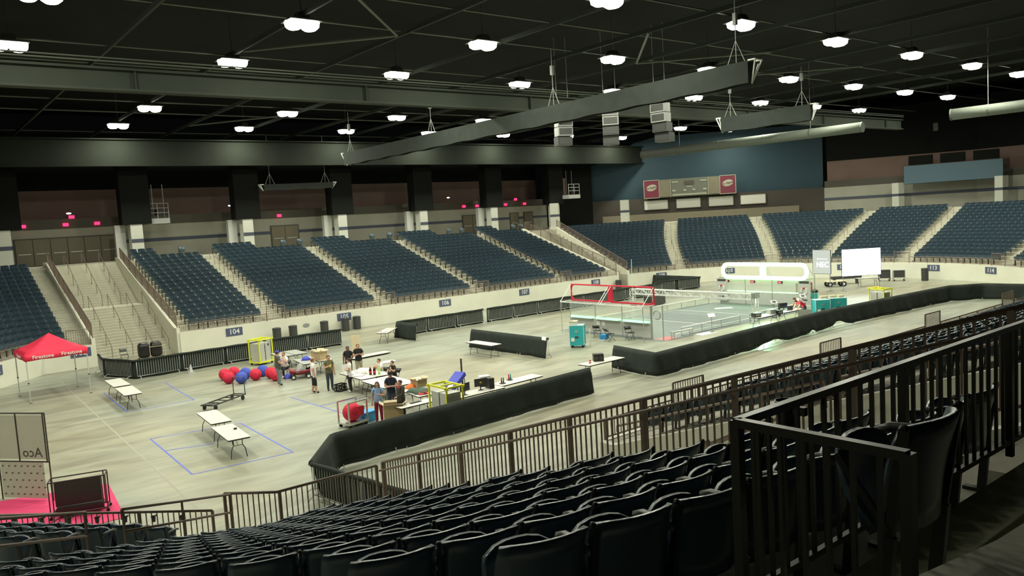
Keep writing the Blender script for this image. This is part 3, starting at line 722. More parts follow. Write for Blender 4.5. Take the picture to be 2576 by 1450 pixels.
# ---------------------------------------------------------------- floor markings
def flat(name, label, cat, pts, m, z=.004, th=.004, group=None, kind=None):
    return tag(MB().prism(pts, z-th, z).build(name, m), label, cat, group, kind)
def strip(a, b, w=.06):
    a, b = Vector(a), Vector(b); n = (b-a).orthogonal().normalized()*w/2
    return [tuple(a+n), tuple(a-n), tuple(b-n), tuple(b+n)][::-1]
def tape(a, b, label, m='tapeblue', w=.06, group='blue tape lines on the floor', z=.005):
    p = strip(a, b, w); return flat('floor_tape', label, 'tape', p if (Vector(p[1])-Vector(p[0])).cross(Vector(p[2])-Vector(p[1])) > 0 else p[::-1], m, z, group=group)
tp = [((7.45,32.5),(7.2,26.4),'left long blue tape of the near bay'),((10.8,32.0),(10.56,26.15),'right long blue tape of the near bay'),((7.2,26.4),(10.56,26.15),'front blue tape of the near bay'),
 ((7.45,32.5),(10.8,32.0),'rear blue tape of the near bay behind two tables'),((7.37,30.2),(9.0,29.65),'short blue tape running under the near tables'),
 ((8.24,44.6),(8.0,38.6),'left blue tape beside the rear pair of tables'),((11.26,44.7),(10.92,38.5),'right blue tape of the rear bay'),((8.0,38.6),(10.92,38.5),'front blue tape of the rear bay'),
 ((14.25,35.0),(14.4,29.4),'blue tape on the open floor in front of the people'),((14.4,32.1),(16.5,32.0),'blue tape crossing toward the middle tables')]
for a, b, l in tp: tape(a, b, l+' outline' if 'tape of' in l else l)
flat('floor_joint', 'pale joint line in the concrete running toward the stair', 'floor joint', [(7.31,52),(7.25,52),(6.27,23),(6.33,23)], 'seam', .003)

# ---------------------------------------------------------------- folding tables
def table(label, x, y, rz, L=2.44, W=.76, top='tabletop', h=.74, group=None, folded=False):
    t = thing('folding_table', label, 'table', (x, y, 0), rz, group)
    r = .06; poly = []
    for cx, cy, a0 in ((L/2-r, W/2-r, 0), (-L/2+r, W/2-r, 90), (-L/2+r, -W/2+r, 180), (L/2-r, -W/2+r, 270)):
        for k in range(4): a = R(a0+30*k); poly.append((cx+r*math.cos(a), cy+r*math.sin(a)))
    zt = .10 if folded else h
    MB().prism(poly, zt-.012, zt).build('table_top', top, t)
    MB().prism([(p[0]*.997, p[1]*.992) for p in poly], zt-.05, zt-.012).build('edge_band', 'tabledge', t)
    for s in (-1, 1):
        xo = s*(L/2-.28)
        if folded:
            MB().tube([(xo, -W*.36, .03), (xo-s*.7, -W*.30, .03), (xo-s*.7, W*.30, .03), (xo, W*.36, .03)], .014, 5).build('folded_leg', 'tableleg', t); continue
        for q in (-1, 1):
            MB().tube([(xo, q*W*.20, h-.05), (xo, q*W*.20, h*.62), (xo+s*.02, q*W*.31, h*.40), (xo+s*.03, q*W*.36, 0)], .015, 6).build('leg', 'tableleg', t, smooth=True)
        b = MB(); b.tube([(xo, -W*.20, h*.60), (xo, W*.20, h*.60)], .010, 5); b.tube([(xo, 0, h*.60), (xo-s*.38, 0, h-.06)], .008, 5); b.tube([(xo, -W*.30, h-.06), (xo, W*.30, h-.06)], .012, 5)
        b.build('leg_brace', 'tableleg', t)
    return t
table('folding table nearest the red canopy, rear of its pair', 8.55, 42.8, R(88)); table('folding table near the canopy, front of its pair', 8.42, 39.95, R(87))
table('folding table in the near tape bay, rear of its pair', 9.43, 30.9, R(85)); tb2 = table('folding table in the near tape bay, front one, a small object on it', 9.06, 27.98, R(85))
tag(MB().box((0, 0, .03), (.10, .07, .06), .3).build('tape_roll', 'dgrey', loc=(9.30, 28.15, .741)), 'small dark box on the nearest folding table', 'box')
table('folding table angled beside the draped barrier end at the back', 25.9, 46.25, R(44)); table('folding table standing alone before the short draped barrier', 26.2, 35.85, R(91))
table('folding table holding a black box between the front barriers', 26.05, 26.27, R(1)); table('folded table lying flat on the floor behind the people', 22.15, 41.9, R(4), 2.6, folded=True)
table('grey table at the back of the left work group, right one', 18.15, 43.35, R(88), 1.83, top='tabletop_grey'); table('grey table at the back of the left work group, left one', 17.33, 43.3, R(88), 1.83, top='tabletop_grey')
table('grey table beside the seated person in the pale shirt', 17.2, 39.85, R(82), 2.1, top='tabletop_grey'); table('white table carrying cardboard boxes in the left work group', 18.1, 40.0, R(84), 2.1)
table('white table with white takeout boxes, nearer half', 17.05, 33.62, R(88)); table('white table with drink bottles, farther half', 17.85, 33.65, R(88))
table('empty white table in the middle group, left half', 16.78, 30.95, R(87)); table('empty white table in the middle group, right half', 17.57, 30.9, R(87))
table('cluttered white table with netting and an open carton', 16.85, 28.1, R(83), 2.2, .72); table('white table behind the front barrier beside the dark jacket', 15.72, 26.2, R(2), 1.75, .6)
table('long white table with monitors behind the front barrier', 18.42, 25.85, R(2)); table('long white table with trophy toys near the barrier end', 20.9, 26.28, R(4))
table('folding table with score gear beside the playing field', 42.6, 28.35, R(0)); table('white table under the bright projection screen', 66.3, 33.9, R(-40), 1.9)

# ---------------------------------------------------------------- crowd barriers and black drapes
def barrier_proto():
    t = thing('crowd_barrier', 'x', 'barrier'); L, h = 2.3, 1.08
    MB().tube([(-L/2, 0, .18), (-L/2, 0, h-.08), (-L/2+.08, 0, h), (L/2-.08, 0, h), (L/2, 0, h-.08), (L/2, 0, .18), (-L/2, 0, .18)], .021, 6).build('frame', 'galv', t, smooth=True)
    b = MB()
    for k in range(1, 18): b.tube([(-L/2+L*k/18, 0, .18), (-L/2+L*k/18, 0, h)], .009, 4, caps=False)
    tag(b.build('bars', 'galv', t), kind='stuff')
    for s in (-1, 1): MB().tube([(s*(L/2-.12), -.27, .012), (s*(L/2-.12), -.22, .12), (s*(L/2-.12), -.10, .19), (s*(L/2-.12), .10, .19), (s*(L/2-.12), .22, .12), (s*(L/2-.12), .27, .012)], .018, 6).build('foot', 'galv', t, smooth=True)
    return t
BP = barrier_proto(); first_b = [True]
def barrier(a, b, label, group):
    o = BP if first_b[0] else copy_tree(BP); first_b[0] = False
    a, b = Vector(a), Vector(b); c = (a+b)/2
    o.location = (c.x, c.y, 0); o.rotation_euler = (0, 0, math.atan2((b-a).y, (b-a).x)); o['label'] = label; o['group'] = group
    return o
def drape(label, path, side, z1=1.12, z0=.04, off=.075, amp=.035, over=.10, sag=None, flare=0.0):
    P = along([(p[0], p[1], 0) for p in path], .22); P.append((*path[-1], 0)); rows = []; n = len(P)
    nrm = []
    for i in range(n):
        t = (Vector(P[min(i+1, n-1)])-Vector(P[max(i-1, 0)])).normalized(); nrm.append(Vector((-t.y, t.x, 0))*side)
    rnd = random.Random(len(path)*7+int(path[0][0])); ph = [rnd.uniform(0, 6.3) for _ in range(4)]
    levels = ([(-.045, z1-over), (-.03, z1)] if over else []) + [(off*.5, z1)] + [(off, z1+(z0-z1)*k/5) for k in range(1, 6)]
    for lv, (o, z) in enumerate(levels):
        row = []
        for i in range(n):
            f = max(0, (z1-z)/(z1-z0)) if o > 0 else 0
            wv = amp*f*(math.sin(i*.62+ph[0])+.6*math.sin(i*1.37+ph[1]+z*2)+.4*math.sin(i*.21+ph[2]))
            zz = z + (sag(i/(n-1)) * f if sag else 0) + .012*math.sin(i*.8+ph[3])*(1 if lv > 1 else 0)
            row.append(Vector(P[i])+nrm[i]*(o+wv+flare*f)+Vector((0, 0, max(.012, zz))))
        rows.append(row)
    k = 2 if over else 0; mbd = MB()
    if over: mbd.sheet(rows[:k+1], .012)
    d = mbd.sheet(rows[k:], .012).build('barrier_drape', 'drape', smooth=True)
    return tag(d, label, 'drape')
def run(path, name, group, dlabel, side, **k):
    n = 0
    for a, b in zip(path, path[1:]):
        a, b = Vector(a), Vector(b); L = (b-a).length; m = max(1, round(L/2.42))
        for j in range(m): barrier(a+(b-a)*j/m+(b-a).normalized()*.05, a+(b-a)*(j+1)/m-(b-a).normalized()*.05, 'steel crowd barrier %s, %s from the left' % (name, ordw(n)), group); n += 1
    return drape(dlabel, path, side, **k) if dlabel else None
run([(9.55,52.2),(9.3,49.8),(10.35,47.1),(18.0,47.35)], 'in the rear left run by the canopy', 'rear left barriers', 'black cloth behind the rear left barriers', -1 if False else 1)
run([(18.4,47.55),(23.2,47.5)], 'in the rear run before the black bins', 'rear bin barriers', 'black cloth behind the barriers before the black bins', 1)
run([(27.15,47.1),(34.6,47.1)], 'in the rear middle run left of the gap', 'rear middle barriers', 'black cloth behind the rear middle barriers', 1)
run([(35.0,47.15),(54.7,46.95)], 'in the long rear run behind the field', 'long rear barriers', 'black cloth behind the long rear barriers', 1)
run([(54.9,48.3),(60.4,47.2)], 'closing the corner pen', 'corner pen barriers', 'black cloth behind the corner pen front', 1)
run([(61.0,54.2),(60.5,47.2)], 'on the side of the corner pen', 'corner pen side barriers', 'black cloth hanging along the corner pen side', -1, flare=.17)
run([(27.12,47.0),(27.15,44.4)], 'returning toward the angled table', 'rear return barriers', 'black cloth over the short barrier by the angled table', -1, flare=.17)
run([(27.62,38.9),(27.75,32.0)], 'in the short draped run', 'short draped run', 'black cloth over the short run behind the lone table', -1, flare=.17)
run([(9.65,16.3),(8.95,20.95)], 'leading to the near stand', 'near stand barriers', 'black cloth behind the barriers leading to the near stand', -1, flare=.17)
run([(8.95,21.0),(10.75,23.35),(23.2,24.2)], 'hidden under the front left drape', 'front left barriers', 'long black cloth over the front left barriers', -1, flare=.17, amp=.03)
run([(27.9,27.2),(27.45,24.15),(33.4,24.5),(44.0,24.95),(55,24.4),(58.6,24.1),(60.6,22.6),(61.2,16.5)], 'hidden under the front right drape', 'front right barriers', 'long black cloth over the front right barriers', -1, flare=.17, amp=.05, sag=lambda t: .26*math.exp(-((t-.30)/.022)**2)+.30*math.exp(-((t-.47)/.02)**2)+.2*math.exp(-((t-.40)/.006)**2))
tw = MB().sheet([[(-.05*s, y, z) for y in (-.22, -.1, .02, .14)] for s, z in ((1, .62), (1.3, .85), (1.1, 1.10), (0, 1.14), (-1.1, 1.10), (-1.2, .95))], .012).build('towel', 'paper', loc=(27.72, 32.3, .02), smooth=True)
tag(tw, 'white towel hung over the short draped barrier', 'towel')
cn = thing('traffic_cone', 'small pale cone behind the rear left barriers', 'cone', (13.2, 46.6, 0))
MB().lathe((0, 0, .02), [(.13, 0), (.12, .02), (.03, .42), (.02, .44)], 10).build('cone_body', 'lgrey', cn, smooth=True); MB().box((0, 0, .012), (.34, .34, .024)).build('cone_base', 'lgrey', cn)

# ---------------------------------------------------------------- red canopy
def canopy():
    t = thing('canopy_tent', 'red pop-up canopy with white lettering at the far left', 'canopy', (6.35, 46.6, 0), R(3))
    h = 1.40; zt, zv = 2.42, 2.12; ap = (0, 0, 3.25)
    for k in range(4):
        a = R(45+90*k); b = R(135+90*k); s2 = h*math.sqrt(2)
        A = Vector((s2*math.cos(a), s2*math.sin(a), zt)); B = Vector((s2*math.cos(b), s2*math.sin(b), zt)); Tp = Vector(ap); g = []
        for i in range(7):
            v = i/6; row = []
            for j in range(9):
                u = j/8; p = (A*(1-u)+B*u)*(1-v)+Tp*v; p.z -= .10*math.sin(PI*v)*(.6+.4*math.sin(PI*u)); row.append(p)
            g.append(row)
        MB().sheet(g, .01).build('roof_panel', 'redtent', t, smooth=True)
        g = []
        for i in range(3):
            v = i/2; row = []
            for j in range(13):
                u = j/12; p = A*(1-u)+B*u; o = Vector((math.cos((a+b)/2), math.sin((a+b)/2), 0)); o = o if k != 3 else -o
                q = p+Vector((p.x, p.y, 0)).normalized()*.01*v; q.z = zt+(zv-zt)*v-.03*abs(math.cos(2*PI*u))*v; row.append(q)
            g.append(row)
        v = MB().sheet(g, .008).build('valance', 'redtent', t, smooth=True)
        if k == 2:
            for dx in (-.62, .66): text('valance_lettering', 'Firestone', .25, 'signwhite', v, (dx, -h-.035, 2.25), (R(90), 0, 0), label='white lettering on red cloth')
        if k == 1: text('valance_lettering', 'Firestone', .26, 'signwhite', v, (-h-.035, 0, 2.25), (R(90), 0, R(-90)))
    lg = None
    for sx in (-1, 1):
        for sy in (-1, 1):
            l = MB(); l.box((0, 0, 1.65), (.05, .05, 1.5)); l.box((0, 0, .5), (.035, .035, 1.0)); l.box((0, 0, 1.0), (.07, .07, .06), m=1); l.box((0, 0, .01), (.12, .12, .02), m=1)
            l.build('leg', ['lgrey', 'dgrey'], t, loc=(sx*(h-.04), sy*(h-.04), 0))
    return t
canopy()

# ---------------------------------------------------------------- balls, carts, bins, small floor things
BALLS = [(13.7,42.35,'red','rear left of the red ball trio'),(14.25,42.5,'red','behind the trio, half hidden'),(13.5,41.15,'red','front left beside the blue pair'),(14.55,41.6,'blue','rear of the touching blue pair'),
 (13.95,40.55,'blue','front of the touching blue pair'),(14.78,40.75,'red','standing alone in the middle of the ball row'),(15.45,41.5,'blue','behind the lone red ball'),(15.5,40.45,'red','left of the two by the man in the cap'),(15.42,39.6,'red','right of the two by the man in the cap')]
for x, y, c, w_ in BALLS:
    t = thing('exercise_ball', 'large %s exercise ball, %s' % (c, w_), 'ball', (x, y, 0), random.uniform(0, 6), 'exercise balls on the floor')
    MB().ball((0, 0, .31), .31, 20, 12).build('ball_cover', c+'ball', t, smooth=True)
    MB().tube([(.31*math.cos(R(a)), 0, .31+.31*math.sin(R(a))) for a in range(-80, 261, 20)], .008, 4).build('seam', c+'ball', t)
fc = thing('flatbed_cart', 'long black flatbed cart frame with upright push handle', 'cart', (11.55, 36.15, 0), R(33))
b = MB()
for y in (-.32, .32): b.bar((-1.15, y, .24), (1.15, y, .24), .05, .05)
for x in (-1.15, -.6, -.1, .4, .85, 1.15): b.bar((x, -.32, .24), (x, .32, .24), .04, .04)
b.build('deck_frame', 'tableleg', fc); MB().tube([(1.12, -.32, .24), (1.12, -.32, 1.06), (1.12, .32, 1.06), (1.12, .32, .24)], .022, 6).build('push_handle', 'tableleg', fc)
MB().box((-1.0, 0, .27), (.3, .4, .03)).build('deck_plate', 'dgrey', fc)
for x in (-.95, .95):
    for y in (-.3, .3): MB().tube([(x, y-.02, .11), (x, y+.02, .11)], .11, 12).build('wheel', 'rubber', fc)
def yellow_cart(label, x, y, rz, L=1.0, W=.85, h=1.5):
    t = thing('equipment_cart', label, 'cart', (x, y, 0), rz, 'yellow framed equipment carts')
    for sx in (-1, 1):
        for sy in (-1, 1):
            MB().bar((sx*L/2, sy*W/2, .16), (sx*L/2, sy*W/2, h), .06).build('post', 'yellow', t)
            w = MB(); w.tube([(sx*(L/2-.06), sy*(W/2-.06)-.02, .07), (sx*(L/2-.06), sy*(W/2-.06)+.02, .07)], .07, 10); w.box((sx*(L/2-.06), sy*(W/2-.06), .135), (.05, .06, .06)); w.build('caster', 'rubber', t)
    for z, nm, o in ((.17, 'base_frame', .06), (h, 'top_frame', .10)):
        b = MB()
        for s in (-1, 1): b.bar((-L/2-o, s*W/2, z), (L/2+o, s*W/2, z), .06, .07); b.bar((s*L/2, -W/2-o, z), (s*L/2, W/2+o, z), .06, .07)
        if z > 1: b.bar((0, -W/2, z), (0, W/2, z), .06, .05)
        b.build(nm, 'yellow', t)
    MB().box((-L*.24, 0, .74), (L*.40, W*.86, 1.06)).build('case', 'lgrey', t); c = MB().box((L*.24, 0, .74), (L*.42, W*.86, 1.06)).build('case', 'lgrey', t)
    MB().box((L*.02, -W*.36, .75), (.03, .06, .85)).build('cable_bundle', 'dgrey', t); MB().box((L*.24, -W*.435, 1.15), (.10, .02, .12)).build('latch', 'dgrey', c); MB().box((0, 0, .205), (L*.9, W*.9, .02)).build('deck', 'lgrey', t)
    return t
yellow_cart('yellow framed cart of grey cases by the rear barriers', 16.95, 45.5, R(22)); yellow_cart('yellow framed cart of grey cases behind the front barrier', 16.33, 24.98, R(90), 1.2, .74); yellow_cart('yellow framed cart standing alone at the far right', 52.25, 25.85, R(80), 1.1, .8)
def bin_(label, x, y, h=.98):
    t = thing('trash_bin', label, 'bin', (x, y, 0), group='black trash bins'); r = .29
    MB().lathe((0, 0, 0), [(r*.93, 0), (r, .05), (r*1.02, h-.12), (r*1.08, h-.1), (r*1.08, h-.04), (r, h-.04)], 16).build('barrel', 'dgrey', t, smooth=False)
    MB().lathe((0, 0, 0), [(r*1.05, h-.05), (r*.98, h), (r*.5, h+.03), (r*.42, h+.01), (.02, h-.02)], 16).build('lid', 'dgrey', t, smooth=True)
for i, (x, y) in enumerate(((21.3, 53.8), (22.55, 53.9), (25.0, 53.95), (26.8, 54.15), (27.8, 54.2))): bin_('black trash bin against the far wall, %s from the left' % ordw(i), x, y)
bin_('black trash bin at the foot of the corner stair', 56.6, 54.2); bin_('black trash bin against the end wall at right', 72.0, 31.6, 1.1); 
sb = thing('bollard', 'pale grey bin standing at the foot of the near stair', 'bin', (12.6, 15.3, 0)); MB().lathe((0, 0, 0), [(.24, 0), (.26, .04), (.26, .62)], 14).build('barrel', 'grey', sb, smooth=False); MB().lathe((0, 0, .62), [(.27, 0), (.27, .05), (.2, .1), (.02, .11)], 14).build('lid', 'white', sb)
def fold_chair(label, x, y, rz, m='blackp', group=None, h=.0):
    t = thing('folding_chair', label, 'chair', (x, y, 0), rz, group)
    MB().sheet([[(u, v, .44+.02*abs(u)/.2) for u in (-.2, -.1, 0, .1, .2)] for v in (-.18, -.05, .08, .21)], .025).build('seat', m, t, smooth=True)
    MB().sheet([[(u, -.23-.03*(1-abs(u)/.2)-.08*k, .62+.09*k) for u in (-.2, -.1, 0, .1, .2)] for k in (0, 1, 2)], .02).build('backrest', m, t, smooth=True)
    for s in (-1, 1):
        MB().tube([(s*.215, -.30, .84), (s*.215, -.16, .45), (s*.215, .26, 0)], .012, 5).build('leg', m, t); MB().tube([(s*.20, .18, .44), (s*.20, -.26, 0)], .012, 5).build('leg', m, t)
    b = MB(); b.tube([(-.215, .16, .10), (.215, .16, .10)], .009, 4); b.tube([(-.20, -.16, .10), (.20, -.16, .10)], .009, 4); b.build('cross_bar', m, t)
    return t
fold_chair('black folding chair left of the blue crate', 34.2, 34.75, R(-60)); fold_chair('black folding chair right of the blue crate', 33.6, 33.1, R(-100)); fold_chair('black folding chair turned sideways by the goal wall', 34.55, 32.35, R(160))
fold_chair('folding chair standing alone at the foot of the left stair', 11.6, 56.0-.9, R(180), 'dgrey'); fold_chair('folding chair under the person in the pale shirt', 16.2, 40.35, R(120), 'blackp')
fold_chair('folding chair under the seated boy in white', 18.42, 33.9, R(100), 'blackp'); fold_chair('folding chair under the seated boy in black', 18.62, 33.0, R(100), 'blackp')
ct = thing('case_cart', 'two black rounded cases strapped on a pale tube cart', 'cart', (13.05, 54.4, 0), R(-8))
for x in (-.42, .30):
    q = MB().ball((0, 0, 0), 1, 16, 10); q.v = [tuple(math.copysign(abs(c)**.55, c)*k+o for c, k, o in zip(p, (.38, .36, .50), (x, 0, .64))) for p in q.v]; q.build('soft_case', 'blackp', ct, smooth=True)
b = MB(); b.tube([(-.8, -.42, .12), (.8, -.42, .12), (.8, .42, .12), (-.8, .42, .12), (-.8, -.42, .12)], .025, 6); b.tube([(-.1, -.42, .12), (-.1, -.42, 1.2)], .02, 6); b.tube([(-.1, -.42, .85), (.8, -.42, .85), (.8, -.42, .12)], .02, 6); b.build('tube_frame', 'cardlight', ct)
for x in (-.7, .7):
    for y in (-.36, .36): MB().tube([(x, y-.02, .06), (x, y+.02, .06)], .06, 8).build('wheel', 'rubber', ct)
cr = thing('milk_crate', 'black milk crate on the floor by the boy in white', 'crate', (16.42, 34.2, 0), R(15))
def crate(root, w, d, h, m):
    b = MB()
    for z in (.02, h*.5, h-.03):
        for s in (-1, 1): b.bar((-w/2, s*d/2, z), (w/2, s*d/2, z), .02, .05); b.bar((s*w/2, -d/2, z), (s*w/2, d/2, z), .02, .05)
    for k in range(5):
        f = -.5+k/4
        for s in (-1, 1): b.box((f*w, s*d/2, h/2), (.03, .02, h)); b.box((s*w/2, f*d, h/2), (.02, .03, h))
    b.build('lattice_wall', m, root); MB().box((0, 0, .012), (w, d, .024)).build('crate_floor', m, root)
crate(cr, .45, .36, .36, 'blackp')
bc = thing('storage_crate', 'small sky blue crate between the folding chairs', 'crate', (34.1, 34.05, 0), R(20)); crate(bc, .48, .36, .28, 'bluebin'); MB().box((0, 0, .14), (.44, .32, .26)).build('crate_contents', 'bluebin', bc)
wg = thing('wagon', 'maroon plastic pull wagon loaded with a grey bag', 'wagon', (16.55, 39.05, 0), R(-20))
MB().sheet([[(-.55+u*1.1, v*.3, .22+.22*abs(v)**3+.10*abs(2*u-1)**4) for v in (-1, -.8, -.4, 0, .4, .8, 1)] for u in (0, .1, .3, .5, .7, .9, 1)], .04).build('wagon_body', 'wagon', wg, smooth=True)
for x in (-.38, .38):
    for y in (-.28, .28): w2 = MB(); w2.tube([(x, y-.035, .13), (x, y+.035, .13)], .13, 14, m=0); w2.tube([(x, y-.042, .13), (x, y+.042, .13)], .075, 10, m=1); w2.build('wheel', ['rubber', 'white'], wg)
MB().tube([(-.5, 0, .25), (-.85, 0, .18), (-1.0, 0, .5)], .012, 5).build('pull_handle', 'tableleg', wg)
lb = MB().sheet([[(-.32+.64*u, -.24+.48*v, .36+.42*math.sin(PI*u)*math.sin(PI*v)+.02*math.sin(9*u+7*v)) for u in [k/6 for k in range(7)]] for v in [k/6 for k in range(7)]], .03).build('laundry_bag', 'grey', loc=(16.55, 39.05, 0), smooth=True); tag(lb, 'lumpy grey bag resting in the maroon wagon', 'bag')
def lump(label, name, cat, x, y, z, r, m, seed=0):
    rn = random.Random(seed); g = []
    for i in range(8):
        row = []
        for j in range(11):
            th, ph = PI*.5*i/7, 2*PI*j/10; k = 1+.18*math.sin(3*ph+seed)+.12*math.sin(5*ph+i+seed); row.append((r[0]*k*math.sin(th)*math.cos(ph), r[1]*k*math.sin(th)*math.sin(ph), r[2]*math.cos(th)*(1+.1*math.sin(4*ph+seed))))
        g.append(row)
    return tag(MB().sheet(g, .01).build(name, m, loc=(x, y, z), smooth=True), label, cat)
lump('blue tarp heaped on the floor beside the wagon', 'tarp', 'tarp', 16.2, 39.75, .01, (.32, .28, .22), 'blue', 3); lump('blue jacket lying on the grey table', 'jacket', 'jacket', 17.35, 40.05, .745, (.22, .2, .2), 'blue', 5)
lump('crumpled white bag on the floor behind the seated boys', 'plastic_bag', 'bag', 21.7, 39.0, .01, (.45, .25, .10), 'white', 2); lump('orange cloth heaped on the cluttered table', 'cloth', 'cloth', 17.05, 28.75, .745, (.24, .22, .18), 'orange', 7)
lump('dark green netting heaped on the cluttered table', 'netting', 'netting', 16.85, 27.85, .745, (.40, .55, .16), 'netgreen', 8)
rb = thing('rope_coil', 'coil of red rope at the end of the cluttered table', 'rope', (16.72, 27.25, .76))
MB().tube([(.2*math.cos(R(a))*(1-.0002*a), .2*math.sin(R(a)), .02+.00003*a) for a in range(0, 1441, 24)], .02, 5).build('rope', 'red', rb, smooth=True)
def carton(label, x, y, z, w, d, h, rz, m='card', flaps=True, name='cardboard_box'):
    t = thing(name, label, 'box', (x, y, z), rz); b = MB()
    b.box((0, 0, .01), (w, d, .02))
    for s in (-1, 1): b.box((s*w/2, 0, h/2), (.015, d, h)); b.box((0, s*d/2, h/2), (w, .015, h))
    b.build('carton_walls', m, t)
    if flaps:
        for s in (-1, 1):
            MB().add([(s*w/2, -d/2, h), (s*w/2, d/2, h), (s*(w/2+.22*w), d/2, h+.16*w), (s*(w/2+.22*w), -d/2, h+.16*w)], [(0, 1, 2, 3)]).add([(-w/2, s*d/2, h), (w/2, s*d/2, h), (w/2, s*(d/2+.2*d), h+.12*d), (-w/2, s*(d/2+.2*d), h+.12*d)], [(0, 1, 2, 3)]).build('flap', 'cardlight', t)
    return t
carton('open brown carton on the white table, nearest the red haired boy', 17.9, 39.4, .742, .55, .45, .42, R(20)); carton('open brown carton on the white table, rear one', 18.25, 40.55, .742, .55, .45, .32, R(35))
carton('open pale carton on the cluttered table with paper inside', 17.45, 28.75, .742, .55, .42, .32, R(10)); carton('large brown carton before the front barrier people', 14.95, 26.65, 0, .75, .55, .80, R(-30))
lump('crumpled white paper in the pale carton', 'paper_wad', 'paper', 17.45, 28.75, .79, (.16, .13, .36), 'paper', 4)
# takeout boxes, bottles, bags on the people's table
for i, (x, y, rz) in enumerate(((16.98, 34.3, .3), (17.1, 33.9, .1))):
    t = thing('pizza_box', ['open white takeout box at the left end of the table', 'closed white takeout box beside the open one'][i], 'box', (x, y, .742), rz); MB().box((0, 0, .025), (.42, .42, .05)).build('box_tray', 'paper', t)
    MB().box((0, 0, .056), (.43, .43, .012)).build('box_lid', 'paper', t) if i else MB().add([(-.21, .21, .05), (.21, .21, .05), (.21, .34, .42), (-.21, .34, .42)], [(0, 1, 2, 3), (3, 2, 1, 0)]).build('box_lid', 'paper', t)
lump('large white plastic bag on the takeout table', 'plastic_bag', 'bag', 17.35, 33.75, .745, (.35, .32, .26), 'white', 9); lump('crumpled white wrapper at the front of the takeout table', 'wrapper', 'wrapper', 16.95, 33.35, .745, (.28, .25, .10), 'white', 11)
def bottle(label, x, y, z, m, cap='red', s=1.0):
    t = thing('drink_bottle', label, 'bottle', (x, y, z)); MB().lathe((0, 0, 0), [(.05*s, 0), (.055*s, .02*s), (.055*s, .2*s), (.03*s, .26*s), (.016*s, .29*s)], 10).build('bottle_body', m, t, smooth=True)
    MB().lathe((0, 0, .09*s), [(.057*s, 0), (.057*s, .07*s)], 10).build('paper_label', 'red' if m == 'cola' else 'white', t); MB().lathe((0, 0, .29*s), [(.018*s, 0), (.018*s, .03*s)], 8).build('cap', cap, t)
bottle('dark cola bottle on the table, left of its pair', 17.45, 33.05, .742, 'cola', s=1.2); bottle('dark cola bottle on the table, right of its pair', 17.58, 32.9, .742, 'cola', s=1.2); bottle('lime green drink bottle on the table', 17.78, 32.8, .742, 'lime', 'lime', 1.2)
# pit cart, blue tote, red bags by the front barrier
pc = thing('robot_cart', 'metal cart carrying a large red fabric ball by the front barrier', 'cart', (13.75, 27.75, 0), R(10))
b = MB(); b.box((0, 0, .16), (.95, .75, .06))
for sx in (-1, 1):
    for sy in (-1, 1): b.bar((sx*.44, sy*.34, .16), (sx*.44, sy*.34, 1.0), .05)
for sy in (-1, 1): b.bar((-.44, sy*.34, 1.0), (.44, sy*.34, 1.0), .05)
b.build('cart_frame', 'alu', pc); MB().box((.12, -.37, .62), (.28, .02, .35)).build('number_plate', 'red', pc)
for sx in (-.38, .38):
    for sy in (-.3, .3): MB().tube([(sx, sy-.03, .07), (sx, sy+.03, .07)], .07, 10).build('wheel', 'rubber', pc)
tag(MB().ball((0, 0, .35), (.38, .33, .37), 18, 10).build('exercise_ball', 'redball', loc=(13.72, 27.75, .20), smooth=True), 'red exercise ball held inside the metal cart', 'ball')
tt = thing('storage_tote', 'sky blue lidded tote beside the woman in light blue', 'tote', (14.45, 27.95, 0), R(15)); MB().box((0, 0, .18), (.6, .42, .36), top=1.08).build('tote_body', 'bluebin', tt); MB().box((0, 0, .385), (.70, .50, .05)).build('tote_lid', 'bluebin', tt)
dk = thing('equipment_case', 'dark open topped case behind the blue tote', 'case', (14.3, 28.6, 0), R(15)); MB().box((0, 0, .25), (.6, .45, .5)).build('case_body', 'grey', dk); MB().box((0, 0, .51), (.52, .38, .03)).build('case_top', 'blackp', dk)
lump('red bag under the table beside the dark jacket', 'bag', 'bag', 16.0, 25.75, .01, (.28, .22, .34), 'tee_red', 12); lump('red bag under the monitor table', 'bag', 'bag', 18.5, 25.4, .01, (.35, .25, .40), 'tee_red', 13)
kb = thing('keyboard', 'dark keyboard on the table beside the dark jacket', 'keyboard', (15.75, 26.3, .742), R(5)); MB().box((0, 0, .012), (.5, .16, .022)).build('key_bed', 'blackp', kb); MB().box((0, 0, .027), (.46, .12, .01)).build('keys', 'dgrey', kb)
# computers
def monitor(label, x, y, rz, w=.52, h=.32):
    t = thing('computer_monitor', label, 'monitor', (x, y, .742), rz); MB().lathe((0, 0, 0), [(.12, 0), (.12, .012), (.02, .02)], 12, sy=.7).build('foot', 'blackp', t); MB().box((0, .02, .1), (.04, .03, .2)).build('neck', 'blackp', t)
    s = MB().box((0, 0, .16+h/2), (w, .04, h)).build('display', 'blackp', t); MB().box((0, -.022, .16+h/2), (w-.03, .004, h-.03)).build('screen', 'dgrey', s)
    return t
monitor('black monitor at the left end of the monitor table', 17.75, 25.75, R(10)); m2 = monitor('black monitor with a small orange logo on screen', 18.68, 25.95, R(-15))
MB().ball((0, -.028, .32), (.05, .004, .035), 8, 5).build('screen_logo', 'yellowcard', m2)
pcx = thing('desktop_computer', 'black desktop computer tower on the monitor table', 'computer', (19.15, 25.95, .742), R(-10)); MB().box((0, 0, .22), (.22, .44, .44)).build('tower_case', 'blackp', pcx); MB().box((0, -.222, .28), (.18, .01, .26)).build('drive_bays', 'dgrey', pcx)
